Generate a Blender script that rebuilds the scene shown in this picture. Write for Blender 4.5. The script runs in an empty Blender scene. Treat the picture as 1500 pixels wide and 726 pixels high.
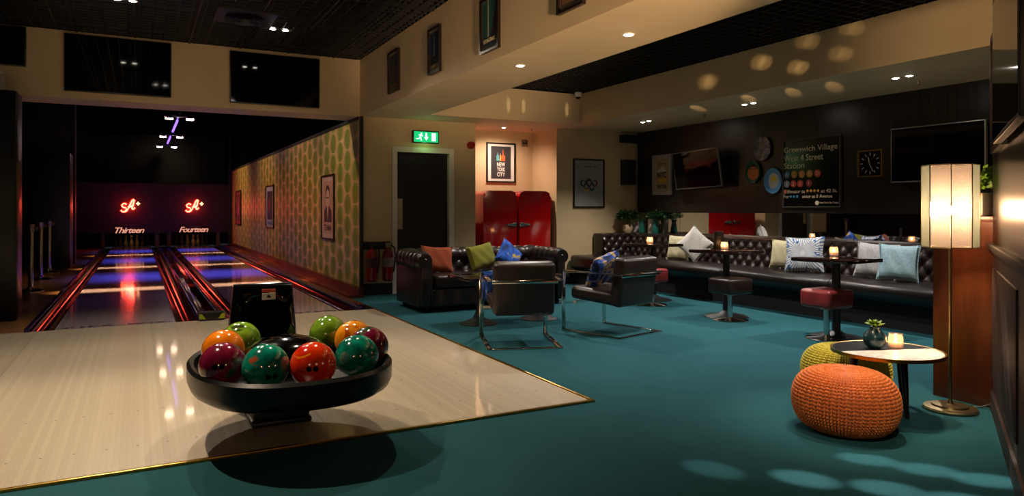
import bpy, bmesh, math, random
from mathutils import Vector, Matrix
random.seed(7)
C = bpy.context.scene
COL = C.collection
PI = math.pi
R = math.radians

# ------------------------------------------------------------------ camera, world, exposure
cam_d = bpy.data.cameras.new('camera'); cam = bpy.data.objects.new('camera', cam_d); COL.objects.link(cam)
cam.location = (0, 0, 1.2); cam.rotation_euler = (R(90), 0, R(-27.902))
cam_d.sensor_width = 36; cam_d.lens = 1033 / 1500 * 36; cam_d.shift_y = -56 / 1500
cam_d.clip_start = .05
cam_d.dof.use_dof = False
C.camera = cam
W = bpy.data.worlds.new('world'); C.world = W; W.use_nodes = True
W.node_tree.nodes['Background'].inputs[0].default_value = (.02, .022, .03, 1)
W.node_tree.nodes['Background'].inputs[1].default_value = .3
C.view_settings.view_transform = 'Standard'; C.view_settings.look = 'None'
C.view_settings.gamma = 1; C.view_settings.use_curve_mapping = False
C.view_settings.exposure = 1.0
C.cycles.use_denoising = True
C.cycles.sample_clamp_indirect = 4
C.cycles.max_bounces = 8

WARM = (1, .70, .40); WARM2 = (1, .80, .58); WHITE = (1, .88, .72); RED = (1, .04, .03); BLUE = (.08, .10, 1)
def aim(o, loc, tgt):
    o.location = loc
    o.rotation_euler = (Vector(tgt) - Vector(loc)).to_track_quat('-Z', 'Y').to_euler()
def spot(loc, tgt, power, color=WARM, angle=80, blend=.6, size=.03):
    d = bpy.data.lights.new('spot_light', 'SPOT'); d.energy = power; d.color = color
    d.spot_size = R(angle); d.spot_blend = blend; d.shadow_soft_size = size
    o = bpy.data.objects.new('spot_light', d); COL.objects.link(o); aim(o, loc, tgt); return o
def point(loc, power, color=WARM, size=.02, parent=None):
    d = bpy.data.lights.new('point_light', 'POINT'); d.energy = power; d.color = color; d.shadow_soft_size = size
    o = bpy.data.objects.new('point_light', d); COL.objects.link(o); o.location = loc
    if parent: o.parent = parent
    return o
def area(loc, tgt, power, sx, sy, color=WARM, spread=180):
    d = bpy.data.lights.new('area_light', 'AREA'); d.energy = power; d.color = color
    d.shape = 'RECTANGLE'; d.size = sx; d.size_y = sy; d.spread = R(spread)
    o = bpy.data.objects.new('area_light', d); COL.objects.link(o); aim(o, loc, tgt); return o

LANE_SPOTS = [(-.12, 7.95), (.32, 6.2), (1.43, 8.43), (-.5, 4.4), (1.5, 5.0)]       # pairs in the black grid over the approach
SOFFIT_SPOTS = [(6.62, 8.28), (6.62, 6.29), (6.62, 4.32), (6.62, 2.3)]
BEAM_SPOTS = [(3.05, 5.60), (3.22, 4.23), (3.2, 2.8)]  # the last one is made up, out of view
# approach
spot((-.12, 7.95, 3.2), (-.1, 6.8, 0), 80, (1, .85, .68), 110)
spot((.32, 6.2, 3.2), (.2, 5.2, 0), 130, (1, .82, .62), 96)
spot((1.43, 8.43, 3.2), (1.5, 6.6, 0), 80, (1, .85, .68), 110)
spot((-.5, 4.4, 3.2), (-.8, 3.9, 0), 170, (1, .78, .54), 88)
spot((1.5, 5.0, 3.2), (1.3, 4.6, 0), 75, WARM2, 84)
# warm fill points added behind the camera
for p_, e_ in (((-2.2, -1.6, 1.75), 30), ((1.2, -2.2, 1.75), 14), ((4.6, -1.8, 1.75), 22)):
    point(p_, e_, (1, .66, .36), .12)
# unseen spots added to wash the ceilings, beam and bulkhead
for p_, t_, e_, a_ in (((-.9, 1.2, 1.7), (6.2, 3.15, 2.72), 300, 24), ((1.85, -.3, 1.15), (3.1, 4.6, 2.50), 800, 26), ((-.6, 1.2, 1.95), (.9, 9.6, 3.7), 90, 30)):
    spot(p_, t_, e_, (1, .68, .40), a_, 1, .15)
# lounge soffit spots
for (x, y) in SOFFIT_SPOTS[:3]:
    spot((x, y, 2.49), (x - .45, y, 0), 100, (1, .92, .84), 112, .7)
for (x, y) in BEAM_SPOTS[:2]:
    spot((x, y, 2.49), (x - .1, y + .4, 0), 20, WARM2, 90, .7)
spot((4.40, 7.6, 2.93), (4.6, 7.0, 0), 120, (1, .92, .84), 115, .7)
spot((4.9, 4.6, 2.93), (4.7, 4.4, 0), 165, (1, .95, .9), 96, .8)
spot((3.95, 2.9, 2.93), (3.62, 2.62, .2), 95, (1, .86, .68), 34, .9)  # narrow spot added to brighten the poufs and side table
spot((1.9, .9, 2.35), (3.42, 2.56, .15), 70, (1, .80, .56), 26, 1, .05)  # fill spot added for the front of the orange pouf
spot((3.15, 2.85, 2.49), (3.4, 2.45, 0), 40, (1, .80, .56), 55, .9, .03)  # extra spot added under the beam to brighten the poufs
# alcove
spot((5.12, 9.95, 2.48), (5.3, 10.4, 0), 44, (1, .76, .62), 150, .8)
# lanes: bars of warm light under the lane fixtures with blue light between
for y in (12.1, 16.7, 21.2):
    area((.75, y, 3.0), (.75, y, 0), 22, 3.4, .12, (1, .6, .3), 14)
for y in (14.3, 18.9, 23.0):
    area((.75, y, 3.0), (.75, y, 0), 40, 3.0, 1.4, BLUE, 32)
area((.75, 10.6, 3.0), (.75, 10.6, 0), 2.0, 3.4, 1.2, (.35, .25, 1), 60)
area((.75, 25.1, 1.2), (.75, 25.0, 0), 1.4, 3.0, .1, (1, .6, .3), 60)
for x, y, p in ((.6, 10.6, 60), (.6, 13.6, 60), (.6, 17.5, 75), (.6, 22, 100)):
    spot((x, y, 3.1), (2.72, y + .3, 1.5), p, (1, .60, .22) if y > 13 else (1, .8, .5), 100, .9, .05)
spot((.8, 24.6, 3.3), (.8, 26.9, 2.55), 14, WARM, 70, 1)
spot((-1.9, 13.5, 3.2), (-1.4, 14.2, 0), 30, (1, .6, .3), 70, .9)  # spot added to brighten the brown side floor, no fixture there
# lane sign glow
for x in (-.24, 1.58):
    point((x, 24.60, 1.3), 7.0, RED, .12)
# flecks of light, each laid by narrow added spots without a fixture
FL = (4.45, 3.3, 2.90)
def fleck(loc, tgt, p, col, w, sx=1.9, roll=0):
    o = spot(loc, tgt, p, col, w, .8, .01); o.scale = (sx, 1, 1)
    if roll: o.rotation_euler = (o.rotation_euler.to_matrix() @ Matrix.Rotation(R(roll), 3, 'Z')).to_euler()
for tx_, ty_, p_ in ((2.63, 2.17, 1), (2.85, 1.93, 1), (3.1, 2.2, .8), (3.22, 1.98, .8), (3.33, 1.78, 1), (3.42, 1.55, .8), (3.0, 1.7, 1), (3.62, 1.65, .5), (2.02, 1.95, .5), (2.35, 2.45, .4)):
    fleck(FL, (tx_, ty_, 0), 480 * p_, (1, .93, .8), 3.0)
for ty_, tz_, p_, w_ in ((6.32, 2.72, 1, 9), (5.50, 2.80, 1.1, 8), (4.90, 2.90, .7, 8), (5.02, 2.66, 1.1, 7), (4.52, 2.70, .7, 7), (4.4, 2.92, .7, 7)):
    for k in (-.05, .05):
        fleck((4.7, ty_ - .9, 2.55), (5.98, ty_ + k * .9, tz_ + k * .3), 12 * p_, (1, .70, .34), w_ * .8, 1.3, 30)
for tx_, ty_ in ((6.3, 6.0), (6.4, 5.45), (6.5, 5.0), (6.35, 6.9)):
    fleck((5.2, ty_ - .5, 1.9), (tx_, ty_, 2.505), 26, (1, .72, .38), 7, 2.2, 60)
for x_ in (4.75, 5.0, 5.75):
    fleck((x_ - .3, 8.0, 2.4), (x_, 9.08, 2.72), 9, (1, .8, .5), 4, 3.2, 90)

# ------------------------------------------------------------------ node helpers
def lin(h):
    h = h.lstrip('#'); o = []
    for i in (0, 2, 4):
        c = int(h[i:i + 2], 16) / 255
        o.append(c / 12.92 if c <= .04045 else ((c + .055) / 1.055) ** 2.4)
    return (*o, 1)
class NT:
    def __init__(s, name):
        s.m = bpy.data.materials.new(name); s.m.use_nodes = True; s.t = s.m.node_tree; s.b = s.t.nodes['Principled BSDF']
    def n(s, typ, **kw):
        x = s.t.nodes.new(typ)
        for k, v in kw.items():
            if k.startswith('_'): setattr(x, k[1:], v)
            else: x.inputs[k].default_value = v
        return x
    def l(s, a, b): s.t.links.new(a, b)
    def math(s, op, a, b=None, c=None, clamp=False):
        x = s.t.nodes.new('ShaderNodeMath'); x.operation = op; x.use_clamp = clamp
        for i, v in enumerate((a, b, c)):
            if v is None: continue
            if isinstance(v, (int, float)): x.inputs[i].default_value = v
            else: s.l(v, x.inputs[i])
        return x.outputs[0]
    def ramp(s, fac, stops):
        x = s.t.nodes.new('ShaderNodeValToRGB'); e = x.color_ramp.elements
        while len(e) < len(stops): e.new(.5)
        for k, (p, c) in enumerate(stops): e[k].position = p; e[k].color = c
        s.l(fac, x.inputs[0]); return x.outputs[0]
    def mix(s, fac, a, b):
        x = s.t.nodes.new('ShaderNodeMix'); x.data_type = 'RGBA'
        if isinstance(fac, (int, float)): x.inputs[0].default_value = fac
        else: s.l(fac, x.inputs[0])
        for i, v in ((6, a), (7, b)):
            if isinstance(v, tuple): x.inputs[i].default_value = v
            else: s.l(v, x.inputs[i])
        return x.outputs[2]
    def obj(s):
        return s.n('ShaderNodeTexCoord').outputs['Object']
    def sep(s, v):
        x = s.t.nodes.new('ShaderNodeSeparateXYZ'); s.l(v, x.inputs[0]); return x.outputs
    def noise(s, v, scale, detail=3, rough=.5, vscale=None, dist=0):
        if vscale:
            mp = s.n('ShaderNodeMapping'); mp.inputs['Scale'].default_value = vscale; s.l(v, mp.inputs[0]); v = mp.outputs[0]
        x = s.n('ShaderNodeTexNoise', Scale=scale, Detail=detail, Roughness=rough, Distortion=dist); s.l(v, x.inputs['Vector'])
        return x.outputs['Fac']
    def bump(s, h, strength=.3, dist=.01):
        x = s.n('ShaderNodeBump', Strength=strength, Distance=dist); s.l(h, x.inputs['Height']); s.l(x.outputs[0], s.b.inputs['Normal'])
def M(name, col, rough=.6, metal=0, coat=0, spec=.5, var=0, vs=8, bump=0, bs=60, emit=None, es=0, sheen=0):
    t = NT(name); b = t.b; c = lin(col) if isinstance(col, str) else col
    b.inputs['Base Color'].default_value = c; b.inputs['Roughness'].default_value = rough
    b.inputs['Metallic'].default_value = metal; b.inputs['Coat Weight'].default_value = coat
    b.inputs['Coat Roughness'].default_value = .05; b.inputs['Specular IOR Level'].default_value = spec
    b.inputs['Sheen Weight'].default_value = sheen
    o = t.obj()
    if var is not None:
        f = t.noise(o, vs, 3)
        dk = tuple(max(0, x * (1 - var)) for x in c[:3]) + (1,); lt = tuple(min(1, x * (1 + var)) for x in c[:3]) + (1,)
        t.l(t.ramp(f, [(.3, dk), (.7, lt)]), b.inputs['Base Color'])
    if bump: t.bump(t.noise(o, bs, 4), bump, .004)
    if emit: b.inputs['Emission Color'].default_value = lin(emit) if isinstance(emit, str) else emit; b.inputs['Emission Strength'].default_value = es
    return t.m

def m_wood(name, c1, c2, rough=.35, scale=3, axis=(1, 1, .08), coat=0, bump=0):
    t = NT(name); o = t.obj(); f = t.noise(o, scale * 6, 5, .6, axis, .6)
    t.l(t.ramp(f, [(.3, lin(c1)), (.7, lin(c2))]), t.b.inputs['Base Color'])
    t.b.inputs['Roughness'].default_value = rough; t.b.inputs['Coat Weight'].default_value = coat
    if bump: t.bump(f, bump, .003)
    return t.m
def m_boards(name, c1, c2, w, axis_i, rough, groove='#050403', gw=.06, coat=0, bump=.6, grain=(6, 6, .5)):
    """boards w metres wide, split along the axis axis_i, each with its own tone"""
    t = NT(name); o = t.obj(); s = t.sep(o)[axis_i]
    k = t.math('DIVIDE', s, w); fl = t.math('FLOOR', k); fr = t.math('FRACT', k)
    wn = t.n('ShaderNodeTexWhiteNoise', _noise_dimensions='1D'); t.l(fl, wn.inputs['W'])
    g = t.noise(o, 6, 5, .6, grain)
    f = t.math('ADD', t.math('MULTIPLY', wn.outputs['Value'], .55), t.math('MULTIPLY', g, .45))
    col = t.ramp(f, [(.2, lin(c1)), (.8, lin(c2))])
    edge = t.math('LESS_THAN', t.math('MINIMUM', fr, t.math('SUBTRACT', 1, fr)), gw)
    t.l(t.mix(edge, col, lin(groove)), t.b.inputs['Base Color'])
    t.b.inputs['Roughness'].default_value = rough; t.b.inputs['Coat Weight'].default_value = coat; t.b.inputs['Coat Roughness'].default_value = .08
    if bump: t.bump(t.math('SUBTRACT', 1, edge), bump, .004)
    return t.m

def m_carpet():
    t = NT('teal carpet'); o = t.obj()
    f = t.noise(o, 260, 2); g = t.noise(o, 3, 4); h = t.noise(o, 1100, 1)
    c = t.ramp(f, [(.25, lin('#1d434a')), (.75, lin('#2c636b'))])
    c = t.mix(t.math('MULTIPLY', g, .5), c, lin('#183f46'))
    t.l(c, t.b.inputs['Base Color']); t.b.inputs['Roughness'].default_value = 1; t.b.inputs['Specular IOR Level'].default_value = .1
    t.bump(f, .8, .006); return t.m
def m_approach():
    t = NT('pale boarded approach'); o = t.obj(); X, Y, Z = t.sep(o)
    k = t.math('DIVIDE', X, .027); fl = t.math('FLOOR', k); fr = t.math('FRACT', k)
    wn = t.n('ShaderNodeTexWhiteNoise', _noise_dimensions='1D'); t.l(fl, wn.inputs['W'])
    g = t.noise(o, 9, 5, .6, (9, .7, 1))
    f = t.math('ADD', t.math('MULTIPLY', wn.outputs['Value'], .5), t.math('MULTIPLY', g, .5))
    c = t.ramp(f, [(.15, lin('#b3a48c')), (.85, lin('#c2b49c'))])
    e = t.math('LESS_THAN', fr, .05); c = t.mix(t.math('MULTIPLY', e, .3), c, lin('#6d5d48'))
    # panel joints every 1.8 m
    kk = t.math('FRACT', t.math('DIVIDE', t.math('ADD', X, .88), 1.8))
    j = t.math('LESS_THAN', kk, .0025); c = t.mix(t.math('MULTIPLY', j, .7), c, lin('#3a2f22'))
    # approach dots
    def dots(y0):
        dy = t.math('SUBTRACT', Y, y0); dx = t.math('MULTIPLY', t.math('SUBTRACT', t.math('FRACT', t.math('DIVIDE', t.math('ADD', X, 5.006), .137)), .5), .137)
        d = t.math('SQRT', t.math('ADD', t.math('MULTIPLY', dx, dx), t.math('MULTIPLY', dy, dy)))
        return t.math('LESS_THAN', d, .0065)
    for y0 in (4.05, 4.75):
        c = t.mix(t.math('MULTIPLY', dots(y0), .85), c, lin('#3a2b20'))
    t.l(c, t.b.inputs['Base Color']); t.b.inputs['Roughness'].default_value = .38
    t.b.inputs['Coat Weight'].default_value = .9; t.b.inputs['Coat Roughness'].default_value = .06
    return t.m
def m_lane():
    t = NT('glossy lane boards'); o = t.obj(); X, Y, Z = t.sep(o)
    wn = t.n('ShaderNodeTexWhiteNoise', _noise_dimensions='1D'); t.l(t.math('FLOOR', t.math('DIVIDE', X, .027)), wn.inputs['W'])
    c = t.ramp(wn.outputs['Value'], [(.1, lin('#8f8290')), (.9, lin('#a39694'))])
    t.l(c, t.b.inputs['Base Color']); t.b.inputs['Roughness'].default_value = .22
    t.b.inputs['Coat Weight'].default_value = .9; t.b.inputs['Coat Roughness'].default_value = .07
    return t.m
def m_wallpaper():
    t = NT('palm wallpaper'); o = t.obj(); X, Y, Z = t.sep(o)
    def layer(off_y, off_z):
        cy = t.math('DIVIDE', t.math('ADD', Y, off_y), .86); cz0 = t.math('DIVIDE', t.math('ADD', Z, off_z), .32)
        fy = t.math('SUBTRACT', t.math('FRACT', cy), .5); fz = t.math('SUBTRACT', t.math('FRACT', cz0), .5)
        return fy, fz
    nz = t.noise(o, 14, 3, .6)
    wob = t.math('MULTIPLY', t.math('SUBTRACT', nz, .5), .22)
    def leaf(oy, oz):
        fy, fz = layer(oy, oz)
        comb = t.math('MULTIPLY', t.math('SINE', t.math('ADD', t.math('MULTIPLY', fz, 56), t.math('MULTIPLY', t.math('ABSOLUTE', fy), 60))), .075)
        r = t.math('ADD', t.math('MULTIPLY', t.math('POWER', t.math('ABSOLUTE', t.math('MULTIPLY', fz, 1.75)), 2), 1.0), t.math('POWER', t.math('ABSOLUTE', t.math('MULTIPLY', t.math('ADD', fy, t.math('ADD', wob, comb))  , 4.1)), 2))
        return t.math('LESS_THAN', r, .72)
    m = t.math('MAXIMUM', leaf(0, 0), leaf(.43, .16))
    fr_ = t.math('MULTIPLY', t.math('ADD', t.math('SINE', t.math('ADD', t.math('MULTIPLY', Z, 175), t.math('MULTIPLY', t.math('ABSOLUTE', t.math('SUBTRACT', t.math('FRACT', t.math('DIVIDE', Y, .43)), .5)), 34))), 1), .5)
    tone = t.math('ADD', t.math('MULTIPLY', t.noise(o, 30, 3), .6), t.math('MULTIPLY', fr_, .4))
    green = t.ramp(tone, [(.3, lin('#3f5210')), (.7, lin('#8a8f28'))])
    base = t.ramp(t.noise(o, 5, 2), [(.3, lin('#b98f62')), (.7, lin('#d0a274'))])
    t.l(t.mix(m, base, green), t.b.inputs['Base Color']); t.b.inputs['Roughness'].default_value = .45
    return t.m
def m_leather(name, c1, rough=.33, bump=.25):
    t = NT(name); o = t.obj(); c = lin(c1); f = t.noise(o, 7, 3)
    t.l(t.ramp(f, [(.3, tuple(x * .7 for x in c[:3]) + (1,)), (.7, tuple(x * 1.3 for x in c[:3]) + (1,))]), t.b.inputs['Base Color'])
    t.b.inputs['Roughness'].default_value = rough; t.bump(t.noise(o, 160, 3), bump, .002); return t.m
def m_swirl(name, c1, c2, c3, scale=5, off=0):
    t = NT(name); o = t.obj(); mp = t.n('ShaderNodeMapping'); mp.inputs['Location'].default_value = (off, off * 2, 0); t.l(o, mp.inputs[0])
    f = t.noise(mp.outputs[0], scale, 4, .55, None, 2.2); g = t.noise(mp.outputs[0], scale * 1.3, 2, .5, (1.3, 1, 1.4), 1.0)
    c = t.ramp(f, [(.35, lin(c1)), (.62, lin(c2))])
    c = t.mix(t.ramp(g, [(.60, (0, 0, 0, 1)), (.66, (1, 1, 1, 1))]), c, lin(c3))
    t.l(c, t.b.inputs['Base Color']); t.b.inputs['Roughness'].default_value = .12; t.b.inputs['Coat Weight'].default_value = .8; t.b.inputs['Coat Roughness'].default_value = .03
    return t.m
def m_knit(name, c1, c2):
    t = NT(name); o = t.obj(); t.l(t.ramp(t.noise(o, 130, 3), [(.3, lin(c1)), (.7, lin(c2))]), t.b.inputs['Base Color'])
    t.b.inputs['Roughness'].default_value = .95; t.b.inputs['Sheen Weight'].default_value = .2; t.bump(t.noise(o, 350, 2), .5, .003); return t.m
def m_blotch(name, cols, scale=14, dist=.4, seed=0, rough=.85):
    t = NT(name); o = t.obj(); mp = t.n('ShaderNodeMapping'); mp.inputs['Location'].default_value = (seed, seed, seed); t.l(o, mp.inputs[0])
    f = t.noise(mp.outputs[0], scale, 2, .5, None, dist); n = len(cols)
    x = t.ramp(f, [(.34 + .32 * i / max(1, n - 1), lin(c)) for i, c in enumerate(cols)])
    t.b.inputs['Roughness'].default_value = rough; t.l(x, t.b.inputs['Base Color']); return t.m
def m_starburst():
    t = NT('blue starburst print'); o = t.obj(); X, Y, Z = t.sep(o)
    a = t.math('ARCTAN2', Z, X); r = t.math('SQRT', t.math('ADD', t.math('MULTIPLY', X, X), t.math('MULTIPLY', Z, Z)))
    s = t.math('GREATER_THAN', t.math('SINE', t.math('MULTIPLY', a, 44)), .35)
    s = t.math('MULTIPLY', s, t.math('GREATER_THAN', r, .03))
    n = t.math('GREATER_THAN', t.noise(o, 26, 1), .60); ring = t.math('GREATER_THAN', r, .13)
    c = t.mix(t.math('MULTIPLY', s, .75), lin('#c9cdd2'), lin('#2f4666')); c = t.mix(t.math('MULTIPLY', n, ring), c, lin('#2b5f9c'))
    t.l(c, t.b.inputs['Base Color']); t.b.inputs['Roughness'].default_value = .9; return t.m
def m_marble(name, a, b, scale=9):
    t = NT(name); o = t.obj(); f = t.noise(o, scale, 6, .6, None, 1.4)
    t.l(t.ramp(f, [(.42, lin(a)), (.5, lin(b)), (.58, lin(a))]), t.b.inputs['Base Color']); t.b.inputs['Roughness'].default_value = .25; return t.m
def m_emit(name, col, strength):
    return M(name, '#101010', .5, emit=col, es=strength, var=None)
def m_glassy(name, tint, trans=.5, ribs=False):
    t = NT(name); n = t.t.nodes; tr = n.new('ShaderNodeBsdfTransparent'); tr.inputs[0].default_value = tint
    tl = n.new('ShaderNodeBsdfTranslucent'); tl.inputs[0].default_value = tint
    gl = n.new('ShaderNodeBsdfGlossy'); gl.inputs['Roughness'].default_value = .15
    m1 = n.new('ShaderNodeMixShader'); m2 = n.new('ShaderNodeMixShader'); m1.inputs[0].default_value = trans
    t.l(tl.outputs[0], m1.inputs[1]); t.l(tr.outputs[0], m1.inputs[2])
    m2.inputs[0].default_value = .10; t.l(m1.outputs[0], m2.inputs[1]); t.l(gl.outputs[0], m2.inputs[2])
    if ribs:
        o = t.obj(); X, Y, Z = t.sep(o)
        k = t.math('SINE', t.math('MULTIPLY', Z, 420)); w = t.math('SINE', t.math('MULTIPLY', t.math('ADD', X, Y), 420))
        kk = t.math('MULTIPLY_ADD', t.math('MULTIPLY', k, w), -.10, .88); t.l(kk, m1.inputs[0])
    t.l(m2.outputs[0], n['Material Output'].inputs[0]); return t.m
def m_glass(name, col=(1, 1, 1, 1), rough=.02):
    t = NT(name); t.b.inputs['Transmission Weight'].default_value = 1; t.b.inputs['Base Color'].default_value = col; t.b.inputs['Roughness'].default_value = rough; return t.m

MT = dict(
    carpet=m_carpet(), approach=m_approach(), lane=m_lane(), wallpaper=m_wallpaper(),
    beige=M('beige painted wall', '#baa27b', .75, var=.06, vs=2, bump=.08, bs=200),
    cream=M('cream painted soffit', '#c8b18b', .7, var=.05, vs=2, bump=.05, bs=150),
    black=M('black paint', '#060606', .6, var=.3), gridm=M('black grid metal', '#131211', .5),
    pitch=M('dark void paint', '#030303', .9, spec=0), darkwall=M('dark brown wall', '#140a08', .5, var=.3, vs=3),
    panel=m_boards('dark tongue and groove boards', '#100b08', '#1c130e', .10, 1, .32, '#020101', .05),
    nearpanel=m_boards('dark slatted boards', '#0a0604', '#120b07', .075, 0, .28, '#010000', .12, bump=1.0),
    mask=m_wood('dark masking wood', '#1b0c09', '#2b130e', .5, 3, (1, 1, .1)),
    rwood=m_wood('red brown veneer', '#3f1b08', '#56290f', .3, 3, (1, 1, .1)),
    sidewood=m_wood('brown side floor', '#5c3f22', '#7b5731', .35, 2, (1, .08, 1)),
    ledge=m_wood('dark red ledge wood', '#3d160d', '#5a2414', .25, 3, (1, .08, 1)),
    gutter=M('glossy gutter', '#5a100c', .14, .85, .15, var=.2, vs=2), cap=M('gutter capping', '#4a3c78', .16, .9, .2),
    chrome=M('chrome', '#c9c7c2', .12, 1, var=.02), steel=M('brushed steel', '#9a968e', .3, 1, var=.05), brass=M('brass', '#b08a3a', .28, 1, var=.12, vs=20),
    brassd=M('aged brass', '#93835f', .35, 1, var=.08),
    screen=M('black television glass', '#020203', .05, spec=.22), tvback=M('television plastic', '#0b0b0c', .4), tvsilver=M('silver bezel', '#8d8a86', .35, .7),
    frame=M('black picture frame', '#0a0807', .35), frame_r=M('dark brown frame', '#1c0d0a', .3),
    white=M('white painted trim', '#cfc8bc', .5, var=.04), paper=M('white paper', '#b9b5ad', .7), mat_=M('picture mat', '#c9c3b8', .8),
    leather=m_leather('black brown leather', '#1d120e'), leatherb=m_leather('brown leather', '#221712', .36), leatherd=m_leather('very dark leather', '#150e0c', .34),
    redlea=m_leather('oxblood leather', '#7c2b2b', .3), redfr=M('red enamel', '#b0090c', .10, 0, 1, var=.04),
    blackplastic=M('glossy black plastic', '#030404', .34, 0, .08, .3), matteplastic=M('matte black plastic', '#0c0c0d', .45), blackgloss=M('polished black plastic', '#030303', .09, 0, .5, .5), glossblack=M('glossy black paint', '#030303', .3, spec=.35), rubber=M('black rubber', '#080808', .8),
    green=M('leaf green', '#1f4a1c', .5, var=.4, vs=30), lime=M('lime leaf', '#7d9a2c', .5, var=.25, vs=40),
    teal=M('teal ceramic', '#12554c', .25, 0, .3, var=.15), tealdark=M('dark teal ceramic', '#12363c', .3, 0, .3), whitecer=M('white ceramic', '#b5aea2', .4, bump=.4, bs=40),
    ochre=M('cream ceramic', '#b39a7c', .5), darkwood=m_wood('dark table wood', '#140b09', '#24130e', .12, 3, (1, .1, 1), .5),
    redred=M('red plastic', '#8a0f10', .3), redext=M('extinguisher red', '#7a0b0c', .25, 0, .5),
    purple=m_emit('violet lamp tube', (.25, .12, 1, 1), 1.2), lamp=m_emit('lit lamp lens', (1, .72, .5, 1), 14), dl=m_emit('downlight lens', (1, .9, .75, 1), 30),
    flame=m_emit('candle flame', (1, .55, .2, 1), 30), wax=M('candle wax', '#d8b48a', .5), bulb=m_emit('bulb', (1, .80, .55, 1), 40),
    neonred=m_emit('neon sign face', (1, .45, .2, 1), 2.0), halo=m_emit('red neon edge', (1, .008, .006, 1), 5.0),
    letters=m_emit('softly lit letters', (1, .42, .28, 1), .42), exitg=m_emit('exit green', (.0, .55, .16, 1), .6), exitw=m_emit('exit white', (.75, 1, .8, 1), 1.2),
    mirror=M('mirror', '#cfcfcf', .02, 1, var=None), yellow=M('yellow label', '#b5c21a', .5),
    marble=m_marble('white marble', '#e6e2dc', '#d2ccc2'), pm=m_marble('grey marbled plate', '#7c7a76', '#2c2b2c', 5),
    knit_o=m_knit('burnt orange knit', '#c05a1c', '#e88236'), knit_y=m_knit('mustard knit', '#b8a82a', '#dccb48'),
    cushion_o=m_knit('orange cushion knit', '#7c2c08', '#98400f'), cushion_y=m_knit('lime cushion knit', '#646405', '#7c7a10'),
    cblue=m_blotch('blue print cloth', ['#0d2a63', '#1d4fae', '#2a63c8', '#c9a53a'], 9), cblue2=m_blotch('blue and gold print cloth', ['#0a1226', '#13306e', '#2450a0', '#c9a23f', '#12244e'], 9, .6, 3),
    cwhite=m_blotch('off white woven cloth', ['#a7a49d', '#c6c2bb'], 90), ccream=m_blotch('cream woven cloth', ['#a89f7c', '#c4bb98'], 70), cgrey=m_blotch('grey flecked cloth', ['#8a8a8c', '#b4b3b3'], 110),
    cpale=m_blotch('pale blue ribbed cloth', ['#7c9aa5', '#93b0ba'], 60), starb=m_starburst(),
    cshade=m_glassy('cream lampshade panel', (.34, .34, .29, 1), .03), gshade=m_glassy('ribbed glass panel', (.58, .50, .44, 1), .85, True), cglass=m_glass('clear glass', (1, .93, .88, 1)),
)
def flat(name, col, rough=.7):
    if name not in MT: MT[name] = M(name, col, rough, var=.05)
    return MT[name]

# ------------------------------------------------------------------ mesh helpers
def box(bm, c, s, rz=0, bev=0, seg=2, mtx=None):
    r = bmesh.ops.create_cube(bm, size=1); vs = r['verts']
    m = Matrix.Translation(c) @ Matrix.Rotation(rz, 4, 'Z') @ Matrix.Diagonal((*s, 1))
    if mtx is not None: m = mtx @ m
    bmesh.ops.transform(bm, matrix=m, verts=vs)
    if bev:
        es = list({e for v in vs for e in v.link_edges})
        bmesh.ops.bevel(bm, geom=es, offset=bev, segments=seg, profile=.5, affect='EDGES')
def b2(bm, x0, x1, y0, y1, z0, z1, bev=0, seg=2):
    box(bm, ((x0 + x1) / 2, (y0 + y1) / 2, (z0 + z1) / 2), (abs(x1 - x0), abs(y1 - y0), abs(z1 - z0)), 0, bev, seg)
def cyl(bm, p0, p1, r0, r1=None, seg=20, caps=True):
    p0 = Vector(p0); p1 = Vector(p1); d = p1 - p0; r1 = r0 if r1 is None else r1
    q = d.to_track_quat('Z', 'Y').to_matrix().to_4x4()
    bmesh.ops.create_cone(bm, cap_ends=caps, segments=seg, radius1=r0, radius2=r1, depth=d.length, matrix=Matrix.Translation((p0 + p1) / 2) @ q)
def sphere(bm, c, r, sc=(1, 1, 1), u=24, v=14):
    bmesh.ops.create_uvsphere(bm, u_segments=u, v_segments=v, radius=r, matrix=Matrix.Translation(c) @ Matrix.Diagonal((*sc, 1)))
def lathe(bm, prof, c=(0, 0, 0), seg=32, sx=1, sy=1):
    rings = []
    for r, z in prof:
        if r < 1e-5: rings.append([bm.verts.new((c[0], c[1], c[2] + z))])
        else: rings.append([bm.verts.new((c[0] + sx * r * math.cos(2 * PI * i / seg), c[1] + sy * r * math.sin(2 * PI * i / seg), c[2] + z)) for i in range(seg)])
    for a, b in zip(rings, rings[1:]):
        for i in range(seg):
            j = (i + 1) % seg
            if len(a) == 1 and len(b) == 1: continue
            if len(a) == 1: bm.faces.new((a[0], b[i], b[j]))
            elif len(b) == 1: bm.faces.new((a[i], a[j], b[0]))
            else: bm.faces.new((a[i], a[j], b[j], b[i]))
def tube(bm, pts, r, seg=10, closed=False):
    pts = [Vector(p) for p in pts]; n = len(pts); rings = []; up = None
    for i, p in enumerate(pts):
        if closed: t = pts[(i + 1) % n] - pts[i - 1]
        else: t = pts[min(i + 1, n - 1)] - pts[max(i - 1, 0)]
        t.normalize()
        if up is None: up = Vector((0, 0, 1)) if abs(t.z) < .9 else Vector((1, 0, 0))
        a = t.cross(up).normalized(); b = a.cross(t).normalized(); up = b
        rr = r[i] if isinstance(r, (list, tuple)) else r
        rings.append([bm.verts.new(p + (a * math.cos(2 * PI * k / seg) + b * math.sin(2 * PI * k / seg)) * rr) for k in range(seg)])
    m = n if closed else n - 1
    for i in range(m):
        A, B = rings[i], rings[(i + 1) % n]
        for k in range(seg): bm.faces.new((A[k], A[(k + 1) % seg], B[(k + 1) % seg], B[k]))
    if not closed: bm.faces.new(rings[0][::-1]); bm.faces.new(rings[-1])
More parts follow.
